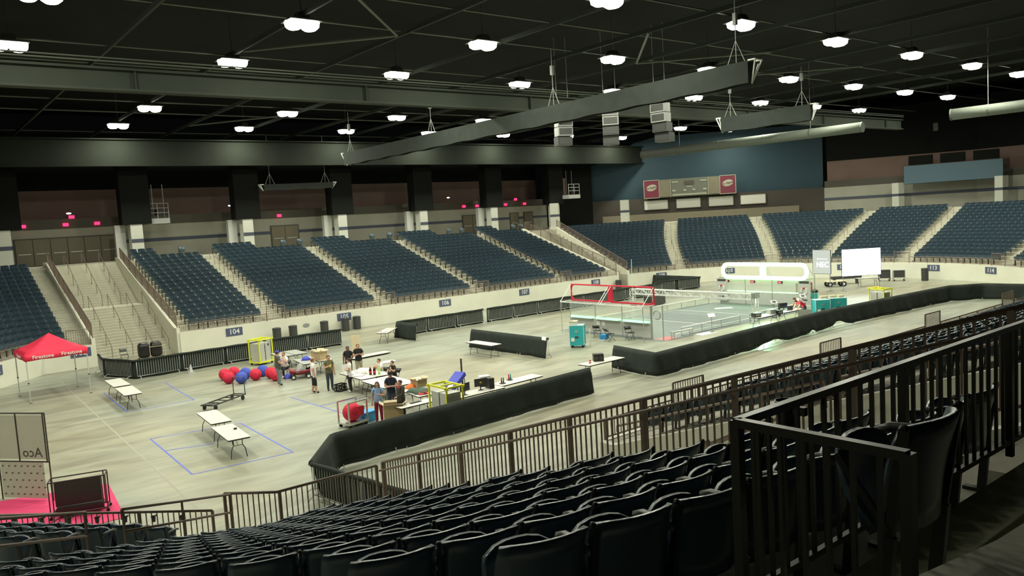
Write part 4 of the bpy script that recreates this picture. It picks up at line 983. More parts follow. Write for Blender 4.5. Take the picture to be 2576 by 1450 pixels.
pr = thing('printer', 'white printer on a box at the back of the monitor table', 'printer', (19.25, 26.45, .742), R(-20)); MB().box((0, 0, .16), (.42, .36, .30)).build('printer_base', 'blackp', pr); MB().box((0, 0, .37), (.5, .42, .14), top=.85).build('printer_top', 'white', pr)
for i, (x, y) in enumerate(((20.02, 26.2), (20.65, 26.5))):
    t = thing('toy_figures', ['pair of red and blue toy figures on a dark base, nearer', 'pair of red and blue toy figures on a dark base, farther'][i], 'toy', (x, y, .742)); MB().lathe((0, 0, 0), [(.14, 0), (.14, .02), (.12, .03)], 12).build('toy_base', 'dgrey', t)
    for dx, mm in ((-.05, 'red'), (.05, 'teal')): MB().lathe((dx, 0, .03), [(.03, 0), (.035, .08), (.02, .15), (.03, .19), (.02, .23), (.004, .24)], 8).build('figure', mm, t, smooth=True)
bb = thing('covered_robot', 'blue covered frame leaning beside a dark upright pole', 'frame', (18.35, 27.2, 0), R(20))
MB().add(MB().box((0, 0, 0), (1.0, .5, .18)).v, MB().box((0, 0, 0), (1, 1, 1)).f).build('blue_cover', 'blue', bb, loc=(-.1, 0, 1.05)).rotation_euler = (0, R(-28), 0)
b = MB(); 
for sx in (-.2, .3):
    for sy in (-.2, .2): b.bar((sx, sy, 0), (sx, sy, 1.0+.3*sx), .04)
b.build('support_frame', 'alu', bb); MB().tube([(.42, 0, 0), (.42, 0, 1.9)], .04, 6).build('upright_pole', 'dgrey', bb); MB().box((-.15, -.16, 1.16), (.4, .2, .01)).build('cover_label', 'white', bb).rotation_euler = (0, R(-28), 0)
# box and can on the table between the barriers
bx = thing('loudspeaker', 'small black speaker box on the table between the barriers', 'speaker', (25.95, 26.4, .742), R(-35)); MB().box((0, 0, .17), (.48, .36, .34)).build('speaker_case', 'blackp', bx)
for dx in (-.12, .12): MB().tube([(dx, -.178, .17), (dx, -.186, .17)], .09, 14).build('speaker_cone', 'dgrey', bx)
can = thing('drink_can', 'small red and white can at the table end', 'can', (25.3, 26.3, .742)); MB().lathe((0, 0, 0), [(.05, 0), (.055, .02), (.055, .13), (.045, .15)], 10).build('can_body', 'red', can); MB().lathe((0, 0, .05), [(.057, 0), (.057, .05)], 10).build('can_band', 'white', can)
bd = thing('cream_panel', 'tall cream panel behind the boy in black', 'board', (22.4, 44.0, 0), R(-35)); MB().box((0, 0, .55), (.55, .05, 1.05)).build('board', 'cardlight', bd); MB().box((0, 0, .015), (.5, .35, .03)).build('board_foot', 'cardlight', bd)  # upright cream panel in place of a pale vertical streak
lump('white crumpled item on the angled folding table', 'bag', 'bag', 25.35, 45.75, .745, (.22, .2, .14), 'white', 21)

# ---------------------------------------------------------------- banner wall, television cart, magenta carpet at lower left
bn = thing('banner_stand', 'grey banner wall on dark poles with reversed lettering', 'banner', (2.75, 27.85, 0), R(128-180))
W2 = .95
for x in (-W2, -.15, W2-.10, W2): MB().tube([(x, .03 if x < W2 else 0, 0 if x in (-W2, W2) else 1.22), (x, .03 if x < W2 else 0, 2.72)], .022, 6).build('pole', 'tableleg', bn)
for z in (1.22, 2.72): MB().tube([(-W2, 0, z), (W2, 0, z)], .022, 6).build('cross_pole', 'tableleg', bn)
up = MB().sheet([[(-.92, .05, z), (-.06, .052, z), (.80, .05, z)] for z in (1.28, 1.96, 2.64)]).build('upper_banner', 'bannergrey', bn)
text('banner_lettering', 'Aco', .42, 'bannertxt', up, (.33, .038, 1.48), (R(90), 0, 0), ext=0.0, xs=-1.05, label='grey lettering seen reversed through the cloth')
lo_ = MB().sheet([[(-.92, .05, z), (-.12, .052, z), (.68, .05, z)] for z in (.06, .62, 1.18)]).build('lower_banner', 'bannergrey', bn); dots = MB()
for i in range(7):
    for j in range(5): px_, pz_ = -.82+.23*i+(.1 if j % 2 else 0), .18+.22*j; dots.add([(px_+dx, .040, pz_+dz) for dx, dz in ((-.05, -.01), (0, -.028), (.05, 0), (.03, .028), (-.03, .022))], [(0, 1, 2, 3, 4)])
tag(dots.build('faint_print', 'bannerdot', lo_), kind='stuff')
flat('carpet_mat', 'magenta carpet under the television cart', 'carpet', [(1.6, 28.6), (1.8, 23.8), (4.6, 23.8), (4.95, 27.6)], 'pink', .012, .012)
tv = thing('television_cart', 'large black screen in a steel cart frame on magenta carpet', 'cart', (3.75, 25.2, 0), R(-17))
b = MB(); W3, D3 = .72, .26
for z in (.12, 1.08):
    for s in (-1, 1): b.tube([(-W3, s*D3, z), (W3, s*D3, z)], .018, 6); b.tube([(s*W3, -D3, z), (s*W3, D3, z)], .018, 6)
for sx in (-W3, W3-.1, W3):
    for sy in (-1, 1): b.tube([(sx, sy*D3, .12), (sx, sy*D3, 1.08)], .018, 6)
b.build('cart_frame', 'tableleg', tv); d = MB().box((-.02, 0, .66), (1.18, .12, .70)).build('television', 'blackp', tv); MB().box((-.02, -.062, .66), (1.12, .004, .64)).build('screen', 'blackp', d); MB().box((0, 0, .2), (1.2, .4, .14)).build('equipment_shelf', 'blackp', tv)
for sx in (-W3, W3):
    for sy in (-1, 1): MB().tube([(sx, sy*D3-.02, .05), (sx, sy*D3+.02, .05)], .05, 8).build('caster', 'rubber', tv)
tag(MB().tube([(3.2, 25.2, .02), (2.6, 24.6, .02), (2.2, 23.2, .02), (3.0, 22.0, .02)], .012, 5).build('power_cable', 'rubber'), 'black cable trailing from the television cart', 'cable')
# ---------------------------------------------------------------- playing field
flat('field_carpet', 'blue grey carpet of the playing field', 'carpet', [(35.0, 30.2), (51.9, 30.2), (51.9, 39.3), (35.0, 39.3)], 'carpet', .010, .010)
for a, b, l in (((41.8, 31.4), (41.8, 38.9), 'white cross line on the field nearer the red goal'), ((46.8, 31.4), (46.8, 38.9), 'white cross line on the field nearer the lit goal'),
                ((41.8, 38.9), (46.8, 38.9), 'white long line on the far side of the field'), ((37.6, 31.4), (46.8, 31.4), 'white long line on the near side of the field')):
    tape(a, b, l, 'tapewhite', .07, 'white lines on the field carpet', .014)
def rounded_loop(y0, y1, z0, z1, r, n=5):
    pts = []
    for cy, cz, a0 in ((y1-r, z1-r, 0), (y0+r, z1-r, 90), (y0+r, z0+r, 180), (y1-r, z0+r, 270)):
        for k in range(n+1): a = R(a0+90*k/n); pts.append((0, cy+r*math.cos(a), cz+r*math.sin(a)))
    return pts + [pts[0]]
def goal(label, x, y0, y1, s, m, lit):
    t = thing('field_goal', label, 'goal', (x, 0, 0)); z0, z1 = 2.12, 3.14; ym = (y0+y1)/2
    if lit:
        MB().tube(rounded_loop(y0, y1, z0, z1, .44), .15, 8).build('goal_ring', m, t, smooth=True); MB().box((0, ym, (z0+z1)/2), (.14, .44, z1-z0)).build('centre_post', m, t)
        for y in (y0+.1, y1-.1):
            for z in (z0+.1, z1-.1): MB().box((.06, y, z), (.08, .16, .14)).build('corner_plate', 'dgrey', t)
    else:
        MB().tube(rounded_loop(y0, y1, z0, z1, .36), .05, 6).build('goal_ring', m, t, smooth=True)
        b = MB(); b.bar((0, y0, z0), (0, y0, z1), .07, .07); b.bar((0, y1, z0), (0, y1, z1), .07, .07); b.bar((0, y0, z1), (0, y1, z1), .07, .07); b.bar((0, y0, z0), (0, y1, z0), .10, .09); b.build('goal_frame', m, t)
        MB().box((0, ym, (z0+z1)/2), (.06, .42, z1-z0)).build('centre_post', m, t)
    for y in (y0, ym-.1, ym+.1, y1):
        MB().tube([(0, y, z1), (s*1.05, y, z0-.03)], .022, 5).build('stay', 'white' if not lit else 'alu', t)
    b = MB(); b.bar((s*1.05, y0, z0-.03), (s*1.05, y1, z0-.03), .05, .05)
    for y in (y0, ym, y1): b.bar((0, y, z0-.03), (s*1.05, y, z0-.03), .04, .04)
    b.build('outrigger_frame', 'white' if not lit else 'alu', t)
    MB().box((s*.5, ym, z0-.06), (1.0, y1-y0-.1, .012)).build('net_shelf', 'poly', t)
    for y in (y0, y1): MB().tube([(s*1.0, y, z0-.05), (s*1.0, y, 0)], .022, 5).build('leg', 'alu', t)
    return t
def station_wall(label, x, y0, y1, s, lit):
    t = thing('station_wall', label, 'wall', (x, 0, .012)); n = 3; st = (y1-y0)/n
    for k in range(n+1): MB().box((0, y0+st*k, 1.05), (.05, .05, 2.1)).build('post', 'alu', t)
    for k in range(n):
        yc = y0+st*(k+.5); MB().box((0, yc, .47), (.02, st-.08, .92)).build('lower_panel', 'lgrey', t); MB().box((0, yc, 1.52), (.012, st-.06, 1.02)).build('clear_panel', 'poly', t)
        MB().box((s*.16, yc, .98), (.30, st-.25, .03)).build('shelf', 'alu', t); MB().box((s*.02, yc, 1.03), (.10, st-.16, .055)).build('led_strip', 'ledgreen' if not lit else 'ledgoal', t)
        if lit: d = MB().box((-.04, yc+st*.2, 1.80), (.06, .42, .17)).build('team_sign', 'blackp', t); MB().box((-.075, yc+st*.2+.03, 1.80), (.01, .30, .11)).build('red_digits', 'ledred', d)
        else: MB().box((.05, yc+.2, 2.0), (.06, .5, .12)).build('team_sign', 'blackp', t)
    b = MB(); b.bar((0, y0, .06), (0, y1, .06), .05); b.bar((0, y0, 2.05), (0, y1, 2.05), .05); b.build('rails', 'alu', t)
    return t
station_wall('clear panelled driver wall under the red goal, green light strips', 35.3, 31.3, 38.3, -1, False); goal('red framed goal with rounded openings above the near driver wall', 35.3, 31.0, 38.1, -1, 'red', False)
station_wall('clear panelled driver wall under the glowing goal', 51.5, 31.3, 38.3, 1, True); goal('glowing pale green goal ring above the far driver wall', 51.35, 30.7, 37.85, 1, 'ledgoal', True)
# end sponsor panels with ring emblems beside the far wall
for k, y in enumerate((38.0, 30.9)):
    t = thing('emblem_panel', 'grey panel with a white ring emblem, %s end of the far driver wall' % ('left' if k == 0 else 'right'), 'sign', (51.32, y, 0))
    MB().box((0, 0, 1.15), (.03, .95, 1.75)).build('panel', 'lgrey', t); e = MB(); e.tube([(-.03, .22*math.cos(R(a)), 1.25+.22*math.sin(R(a))) for a in range(-30, 271, 20)], .055, 6); e.build('ring_emblem', 'white', t, smooth=True)
    MB().tube([(-.03, .22*math.cos(R(a)), 1.25+.22*math.sin(R(a))) for a in range(60, 121, 15)], .057, 6).build('emblem_accent', 'red', t, smooth=True); MB().box((-.02, 0, 1.88), (.02, .75, .16)).build('name_plate', 'dgrey', t); MB().box((-.02, 0, .60), (.02, .45, .10)).build('name_plate', 'dgrey', t)
t = thing('emblem_panel', 'clear tall panel with a ring emblem beside the near driver wall', 'sign', (35.35, 30.85, 0)); MB().box((0, 0, 1.05), (.02, .8, 2.1)).build('panel', 'poly', t); MB().tube([(-.02, .26*math.cos(R(a)), 1.5+.26*math.sin(R(a))) for a in range(0, 301, 20)], .03, 6).build('ring_emblem', 'grey', t, smooth=True)
for y in (-.42, .42): MB().box((0, y, 1.05), (.05, .05, 2.1)).build('post', 'alu', t)
flat('low_goal_mat', 'pale red mat in the corner beside the near driver wall', 'mat', [(35.4, 30.3), (36.6, 30.3), (36.6, 31.25), (35.4, 31.25)], 'palered', .016, .006)
# side guard rails
def guard(label, y, x0, x1):
    t = thing('field_guard_rail', label, 'guard rail', (x0, y, 0)); L = x1-x0; n = max(2, round(L/1.9))
    for k in range(n+1): MB().box((L*k/n, 0, .26), (.04, .04, .52)).build('post', 'alu', t)
    for k in range(n): MB().box((L*(k+.5)/n, 0, .26), (L/n-.05, .010, .44)).build('clear_panel', 'poly', t)
    MB().box((L/2, 0, .52), (L, .12, .035)).build('top_rail', 'tapewhite', t); MB().box((L/2, 0, .03), (L, .05, .04)).build('bottom_rail', 'alu', t)
guard('low clear guard rail along the near side of the field, left half', 30.6, 37.2, 43.1); guard('low clear guard rail along the near side of the field, right half', 30.6, 44.2, 50.9)
guard('low clear guard rail along the far side of the field, left half', 39.0, 37.2, 43.1); guard('low clear guard rail along the far side of the field, right half', 39.0, 44.2, 50.9)
def box_truss(root, a, b, w, r, n, m='trusswhite', name='truss_span'):
    a, b = Vector(a), Vector(b); t = (b-a).normalized(); up = Vector((0, 0, 1)) if abs(t.z) < .9 else Vector((1, 0, 0)); e = t.cross(up).normalized()*w/2; g = e.cross(t).normalized()*w/2
    C = [e+g, -e+g, -e-g, e-g]; mb = MB()
    for c in C: mb.tube([a+c, b+c], r, 5)
    for k in range(n+1):
        p = a+(b-a)*k/n
        for j in range(4): mb.tube([p+C[j], p+C[(j+1) % 4]], r*.7, 4)
        if k < n:
            q = a+(b-a)*(k+1)/n
            for j in range(0, 4): mb.tube([p+C[j], q+C[(j+1) % 4]] if (k+j) % 2 else [p+C[(j+1) % 4], q+C[j]], r*.6, 4)
    return mb.build(name, m, root)
tr = thing('overhead_truss', 'white box truss spanning across the middle of the field', 'truss', (43.65, 0, 0))
box_truss(tr, (0, 29.95, 1.72), (0, 40.2, 1.72), .38, .036, 20); box_truss(tr, (0, 29.8, .03), (0, 29.8, 1.9), .30, .026, 5, name='truss_leg'); box_truss(tr, (0, 40.4, .03), (0, 40.4, 1.9), .30, .026, 5, name='truss_leg')
for y in (29.8, 40.4): MB().box((0, y, .015), (.6, .6, .03)).build('base_plate', 'alu', tr)
for k, dx in enumerate((-.22, .22)):
    MB().tube([(dx, 29.75, 1.62), (dx, 29.75, 1.98)], .13, 10).build('lamp_can', 'grey', tr)
    sp = bpy.data.lights.new('lamp_can_light', 'SPOT'); sp.energy = 900; sp.color = ((0.95, 1.0, 0.72), (0.35, 1.0, 0.6))[k]; sp.spot_size = R(110); sp.spot_blend = .8; sp.shadow_soft_size = .1
    so = bpy.data.objects.new('lamp_can_light', sp); COL.objects.link(so); so.parent = tr; so.location = (dx, 29.6, 1.60); so.rotation_euler = (R(-48), R((-42, 30)[k]), 0)
tag(MB().tube([(44.0, 40.7, 0.02), (44.0, 40.7, 4.1)], .022, 6).build('antenna_pole', 'palegreen'), 'thin pale green pole rising behind the red goal', 'pole')  # plain pale green colour, no emission
# gear behind the field
ec = thing('flight_case', 'low black flight case on the floor beyond the truss', 'case', (48.6, 42.6, 0), R(10)); MB().box((0, 0, .42), (2.0, .8, .75)).build('case_body', 'dgrey', ec); b = MB()
for sx in (-1, 1):
    for sy in (-1, 1): b.bar((sx*1.0, sy*.4, .05), (sx*1.0, sy*.4, .8), .04)
b.build('case_edges', 'alu', ec)
rk = thing('step_unit', 'grey folding step unit near the far end of the field', 'steps', (55.0, 37.2, 0), R(20)); MB().box((0, 0, .28), (1.5, .5, .04)).build('tread', 'lgrey', rk); MB().box((.1, .1, .52), (1.2, .4, .04)).build('tread', 'lgrey', rk); b = MB()
for sx in (-.65, .65):
    for sy in (-.2, .2): b.bar((sx, sy, 0), (sx*.85, sy, .5), .05)
b.build('frame', 'dgrey', rk)
def bench(label, x, y, rz, L=1.9, h=.45):
    t = thing('bench', label, 'bench', (x, y, 0), rz); MB().box((0, 0, h), (L, .28, .04)).build('bench_top', 'alu', t)
    for s in (-1, 1):
        for q in (-.1, .1): MB().box((s*(L/2-.15), q, h/2), (.04, .04, h)).build('leg', 'alu', t)
bench('pale metal bench outside the near field corner', 36.7, 30.15, R(-2)); 
flat('paper_sheet', 'white paper sheets on the carpet near the bench', 'paper', [(37.9, 29.6), (39.3, 29.55), (39.5, 30.2), (38.1, 30.3)], 'paper', .016, .006); flat('paper_sheet', 'white paper sheet on the field carpet beyond the truss', 'paper', [(48.3, 36.4), (49.4, 35.6), (49.8, 36.1), (48.8, 36.9)], 'paper', .016, .006)
def tablet_stand(label, x, y, rz, m):
    t = thing('tablet_stand', label, 'stand', (x, y, 0), rz); MB().lathe((0, 0, 0), [(.18, 0), (.18, .02), (.02, .03)], 10).build('stand_base', 'dgrey', t); MB().tube([(0, 0, .02), (0, 0, 1.0)], .018, 6).build('stand_pole', 'grey', t)
    h = MB().box((0, 0, 0), (.42, .30, .03)).build('tablet_case', 'white', t, loc=(0, 0, 1.05)); h.rotation_euler = (R(40), 0, 0); s = MB().box((0, 0, .018), (.26, .18, .006)).build('screen', m, h)
tablet_stand('referee tablet stand with blue screen at the near field side', 39.3, 29.95, R(-38), 'laptop'); tablet_stand('referee tablet stand right of the near truss tower', 46.4, 30.2, R(-30), 'dgrey'); tablet_stand('referee tablet stand at the far right of the field', 50.1, 30.3, R(-30), 'dgrey')
for k, (y, w_) in enumerate(((35.7, .34), (35.25, .30))): tag(MB().box((0, 0, 0), (.012, w_, .28)).build('paper_notice', 'paper', loc=(35.27, y, .72)), 'white paper notice on the driver wall, %s of two' % ('left' if k == 0 else 'right'), 'paper')
# teal road cases
def road_case(label, x, y, rz, w, d, h, top='tealtop', lid=False):
    t = thing('road_case', label, 'case', (x, y, 0), rz, 'teal road cases'); z0 = .14
    c = MB().box((0, 0, z0+h/2), (w, d, h)).build('case_body', 'teal', t); MB().box((0, 0, z0+h+.012), (w+.02, d+.02, .03)).build('case_lid', top, t); b = MB()
    for sx in (-1, 1):
        for sy in (-1, 1): b.bar((sx*w/2, sy*d/2, z0), (sx*w/2, sy*d/2, z0+h), .035)
    b.build('corner_trim', 'tealtop', t)
    MB().box((0, -d/2-.008, z0+h*.72), (.16, .02, .12)).build('latch', 'alu', c); MB().box((0, -d/2-.008, z0+h*.42), (.22, .016, .10)).build('stencil', 'dgrey', c); MB().box((-w*.28, -d/2-.007, z0+h*.3), (.2, .014, .2)).build('paper_label', 'paper', c)
    for sx in (-1, 1):
        for sy in (-1, 1): MB().tube([(sx*(w/2-.1), sy*(d/2-.1)-.025, .07), (sx*(w/2-.1), sy*(d/2-.1)+.025, .07)], .07, 10).build('caster', 'rubber', t)
    return t
road_case('teal road case on wheels standing alone by the driver wall', 31.15, 33.3, R(-52), .82, .70, 1.15); carton('small white open carton on the lone teal case', 31.0, 33.45, 1.325, .42, .34, .16, R(20), 'paper'); carton('small pale open carton on the lone teal case, left one', 31.2, 33.72, 1.325, .3, .25, .12, R(50), 'cardlight')
tag(MB().box((0, 0, .5), (.06, .04, 1.0)).build('foam_noodle', 'white', loc=(31.58, 32.72, .05)), 'white tube leaning beside the lone teal case', 'tube')
road_case('teal road case behind the front barrier, left of two', 48.0, 27.75, R(-38), .95, .8, 1.0); road_case('teal road case behind the front barrier, right of two', 49.2, 27.35, R(-38), 1.1, .8, 1.0)
road_case('low teal road case farther back with a wooden lid open', 54.6, 32.6, R(-38), 1.2, .8, .55)
wl = thing('wooden_crate_lid', 'open wooden crate lid lit warm behind the low teal case', 'lid', (55.1, 33.2, 0), R(-38)); MB().box((0, 0, .95), (1.25, .05, .85)).build('plywood_panel', 'card', wl); b = MB()
for z in (.53, 1.37): b.box((0, -.03, z), (1.25, .06, .05))
for x in (-.6, .6): b.box((x, -.03, .95), (.05, .06, .85)); b.box((x, .02, .27), (.05, .05, .54))
b.build('edge_frame', 'wagon', wl)
for i, (x, y, w_) in enumerate(((48.6, 27.9, .5), (49.2, 27.6, .42), (49.5, 27.2, .36))): tag(MB().box((0, 0, .07), (w_, .3, .14), R(-30)).build('wooden_box', 'cardlight', loc=(x, y, 1.17)), 'shallow wooden box on the teal cases, %s from the left' % ordw(i), 'box', 'wooden boxes on the teal cases')
lump('black cloth bundle on the low teal case', 'cloth', 'cloth', 54.85, 32.2, .73, (.3, .25, .25), 'blackp', 17)
# score table gear
for i, (x, y, w_, h_, m_) in enumerate(((41.7, 28.4, .5, .25, 'dgrey'), (43.2, 28.3, .45, .30, 'lgrey'), (43.5, 28.0, .4, .22, 'blackp'))):
    t = thing('equipment_box', ['dark equipment box at the left of the score table', 'pale equipment box on the score table', 'black equipment box at the right of the score table'][i], 'box', (x, y, .742), R(-20)); MB().box((0, 0, h_/2), (w_, .36, h_)).build('box_case', m_, t); MB().box((0, -.182, h_*.5), (w_*.7, .01, h_*.5)).build('front_panel', 'grey', t)
table('white score table with a laptop before the teal cases', 45.3, 28.3, R(-4), 2.2, .76)
lt = thing('laptop', 'open laptop with a violet glowing screen on the score table', 'laptop', (45.2, 28.35, .742), R(150)); MB().box((0, 0, .012), (.38, .27, .024)).build('keyboard_deck', 'dgrey', lt); d = MB().box((0, .17, .15), (.38, .02, .27)).build('laptop_lid', 'dgrey', lt); MB().box((0, .158, .15), (.34, .004, .23)).build('screen', 'laptop', d)
mo = monitor('dark monitor on the score table facing the people', 45.0, 28.6, R(150)); lump('dark cables heaped on the floor below the score table', 'cables', 'cables', 43.6, 27.5, .01, (.9, .4, .35), 'blackp', 23); lump('dark case on the floor left of the score tables', 'case', 'case', 41.9, 27.2, .01, (.5, .35, .28), 'dgrey', 25)
ps = thing('panel_box', 'tall pale panel below the score table', 'panel', (46.0, 27.7, 0), R(-30)); MB().box((0, 0, .36), (.9, .06, .70)).build('panel', 'lgrey', ps); MB().box((0, 0, .02), (.8, .3, .03)).build('panel_foot', 'dgrey', ps)
tag(MB().tube([(47.0, 30.2, 0), (47.0, 30.2, .9)], .07, 8).build('bottle_post', 'dgrey'), 'dark short post at the field edge by the red shirt', 'post')

# ---------------------------------------------------------------- projection screens and the gear behind them
def screen(label, a, b, z0, z1, m, feet=True):
    a, b = Vector(a), Vector(b); c = (a+b)/2; L = (b-a).length
    t = thing('projection_screen', label, 'screen', (c.x, c.y, 0), math.atan2((b-a).y, (b-a).x)); MB().box((0, 0, (z0+z1)/2), (L, .03, z1-z0)).build('screen_fabric', m, t)
    f = MB()
    for s in (-1, 1): f.bar((s*L/2, .02, z0), (s*L/2, .02, z1), .06, .06)
    for z in (z0, z1): f.bar((-L/2, .02, z), (L/2, .02, z), .06, .06)
    f.build('screen_frame', 'blackp', t)
    for s in (-1, 1):
        MB().bar((s*(L/2-.1), .05, 0), (s*(L/2-.1), .05, z0), .04).build('leg', 'grey', t); MB().bar((s*(L/2-.1), -.5, .03), (s*(L/2-.1), .5, .03), .04).build('foot', 'grey', t)
    return t
s1 = screen('dim grey projection screen showing white letters', (61.9, 36.4), (61.8, 34.75), 1.47, 3.47, 'screengrey')
text('screen_lettering', 'NEC', .62, 'screentxt', s1, (.1, -.03, 2.22), (R(90), 0, 0), .004, xs=.95, label='white projected letters'); MB().box((.05, -.02, 2.72), (.95, .01, .045)).build('projected_line', 'screentxt', s1)
screen('glowing white projection screen', (61.9, 33.8), (64.4, 31.8), 1.27, 3.47, 'screen')
fw = thing('flat_wagon', 'low wooden flat wagon with large wheels by the end wall', 'wagon', (65.3, 36.3, 0), R(-40)); MB().box((0, 0, .48), (1.7, .8, .07)).build('deck', 'cardlight', fw)
for sx in (-.6, .6):
    for sy in (-.35, .35): w2 = MB(); w2.tube([(sx, sy-.05, .24), (sx, sy+.05, .24)], .24, 14, m=0); w2.tube([(sx, sy-.06, .24), (sx, sy+.06, .24)], .1, 10, m=1); w2.build('wheel', ['rubber', 'white'], fw)
db = thing('stage_deck', 'folded dark stage deck on legs behind the wagon', 'platform', (67.6, 36.6, 0), R(-40)); MB().box((0, 0, .6), (2.6, .7, .22)).build('deck', 'dgrey', db)
for sx in (-1, 1): MB().box((sx*1.0, 0, .25), (.08, .5, .5)).build('leg', 'dgrey', db)
MB().tube([(-1.35, 0, .6), (-1.35, 0, 2.2), (-.4, 0, 2.25)], .025, 5).build('hoop', 'grey', db)
for i, (x, y, m_) in enumerate(((70.9, 34.7, 'dgrey'), (71.4, 33.6, 'lgrey'))):
    t = thing('utility_cart', ['dark utility cart against the end wall right of the screen', 'pale utility cart with dark contents against the end wall'][i], 'cart', (x, y, 0), R(-60)); MB().box((0, 0, .62), (.9, .6, .62)).build('cart_body', 'dgrey', t); b = MB()
    for z in (.3, .98): b.box((0, 0, z), (.98, .68, .05))
    for sx in (-1, 1):
        for sy in (-1, 1): b.bar((sx*.47, sy*.32, .1), (sx*.47, sy*.32, 1.0), .05)
    b.build('cart_frame', m_, t)
    for sx in (-.4, .4): MB().tube([(sx, -.3, .06), (sx, .3, .06)], .06, 8).build('caster', 'rubber', t)
flat('floor_mat', 'small yellow floor mat under the white screen', 'mat', [(65.2, 33.2), (66.1, 32.6), (66.5, 33.1), (65.6, 33.7)], 'yellowcard', .02, .02)

# ---------------------------------------------------------------- section number signs on the walls
SAY = {'102': 'one zero two, left of the canopy', '103': 'one zero three, half behind the canopy', '104': 'one zero four, above the rear barriers', '105': 'one zero five, above the black bins', '106': 'one zero six, mid far wall', '107': 'one zero seven, right far wall', '108': 'one zero eight, behind the red goal', '109': 'one zero nine, by the corner pen', '110': 'one one zero, behind the glowing goal', '112': 'one one two, behind the grey screen', '113': 'one one three, right of the end bin', '114': 'one one four, farthest right'}
def sign(num, x, y, rz, z=1.02, w=1.15, h=.55):
    t = thing('section_sign', 'blue wall sign reading %s' % SAY[num], 'sign', (x, y, z), rz); MB().box((0, 0, 0), (w, .04, h)).build('sign_plate', 'signblue', t); text('sign_digits', num, .50, 'signwhite', t, (0, -.024, 0), (R(90), 0, 0))
    return t
for num, x in (('104', 18.6), ('105', 27.0), ('106', 36.25), ('107', 44.85), ('108', 53.9)): sign(num, x, 54.638, 0)
sign('103', 9.05, 54.638, 0)
sw = sign('102', *corner_ang(FC, 1, TH, -.165, 4.3), TH)
for num, a in (('109', 66.8), ('110', 46), ('112', 14), ('113', -10.5), ('114', -27)): x, y = end_pos(R(a), -.168); sign(num, x, y, R(a)-PI/2)
w3 = thing('wall_stain', 'grey scuff on the cream wall between the bins', 'stain', (23.9, 54.65, .75)); MB().ball((0, 0, 0), (.28, .006, .16), 10, 6).build('scuff', 'grey', w3); MB().ball((-.9, 0, -.05), (.16, .006, .06), 10, 6).build('scuff', 'lgrey', w3)
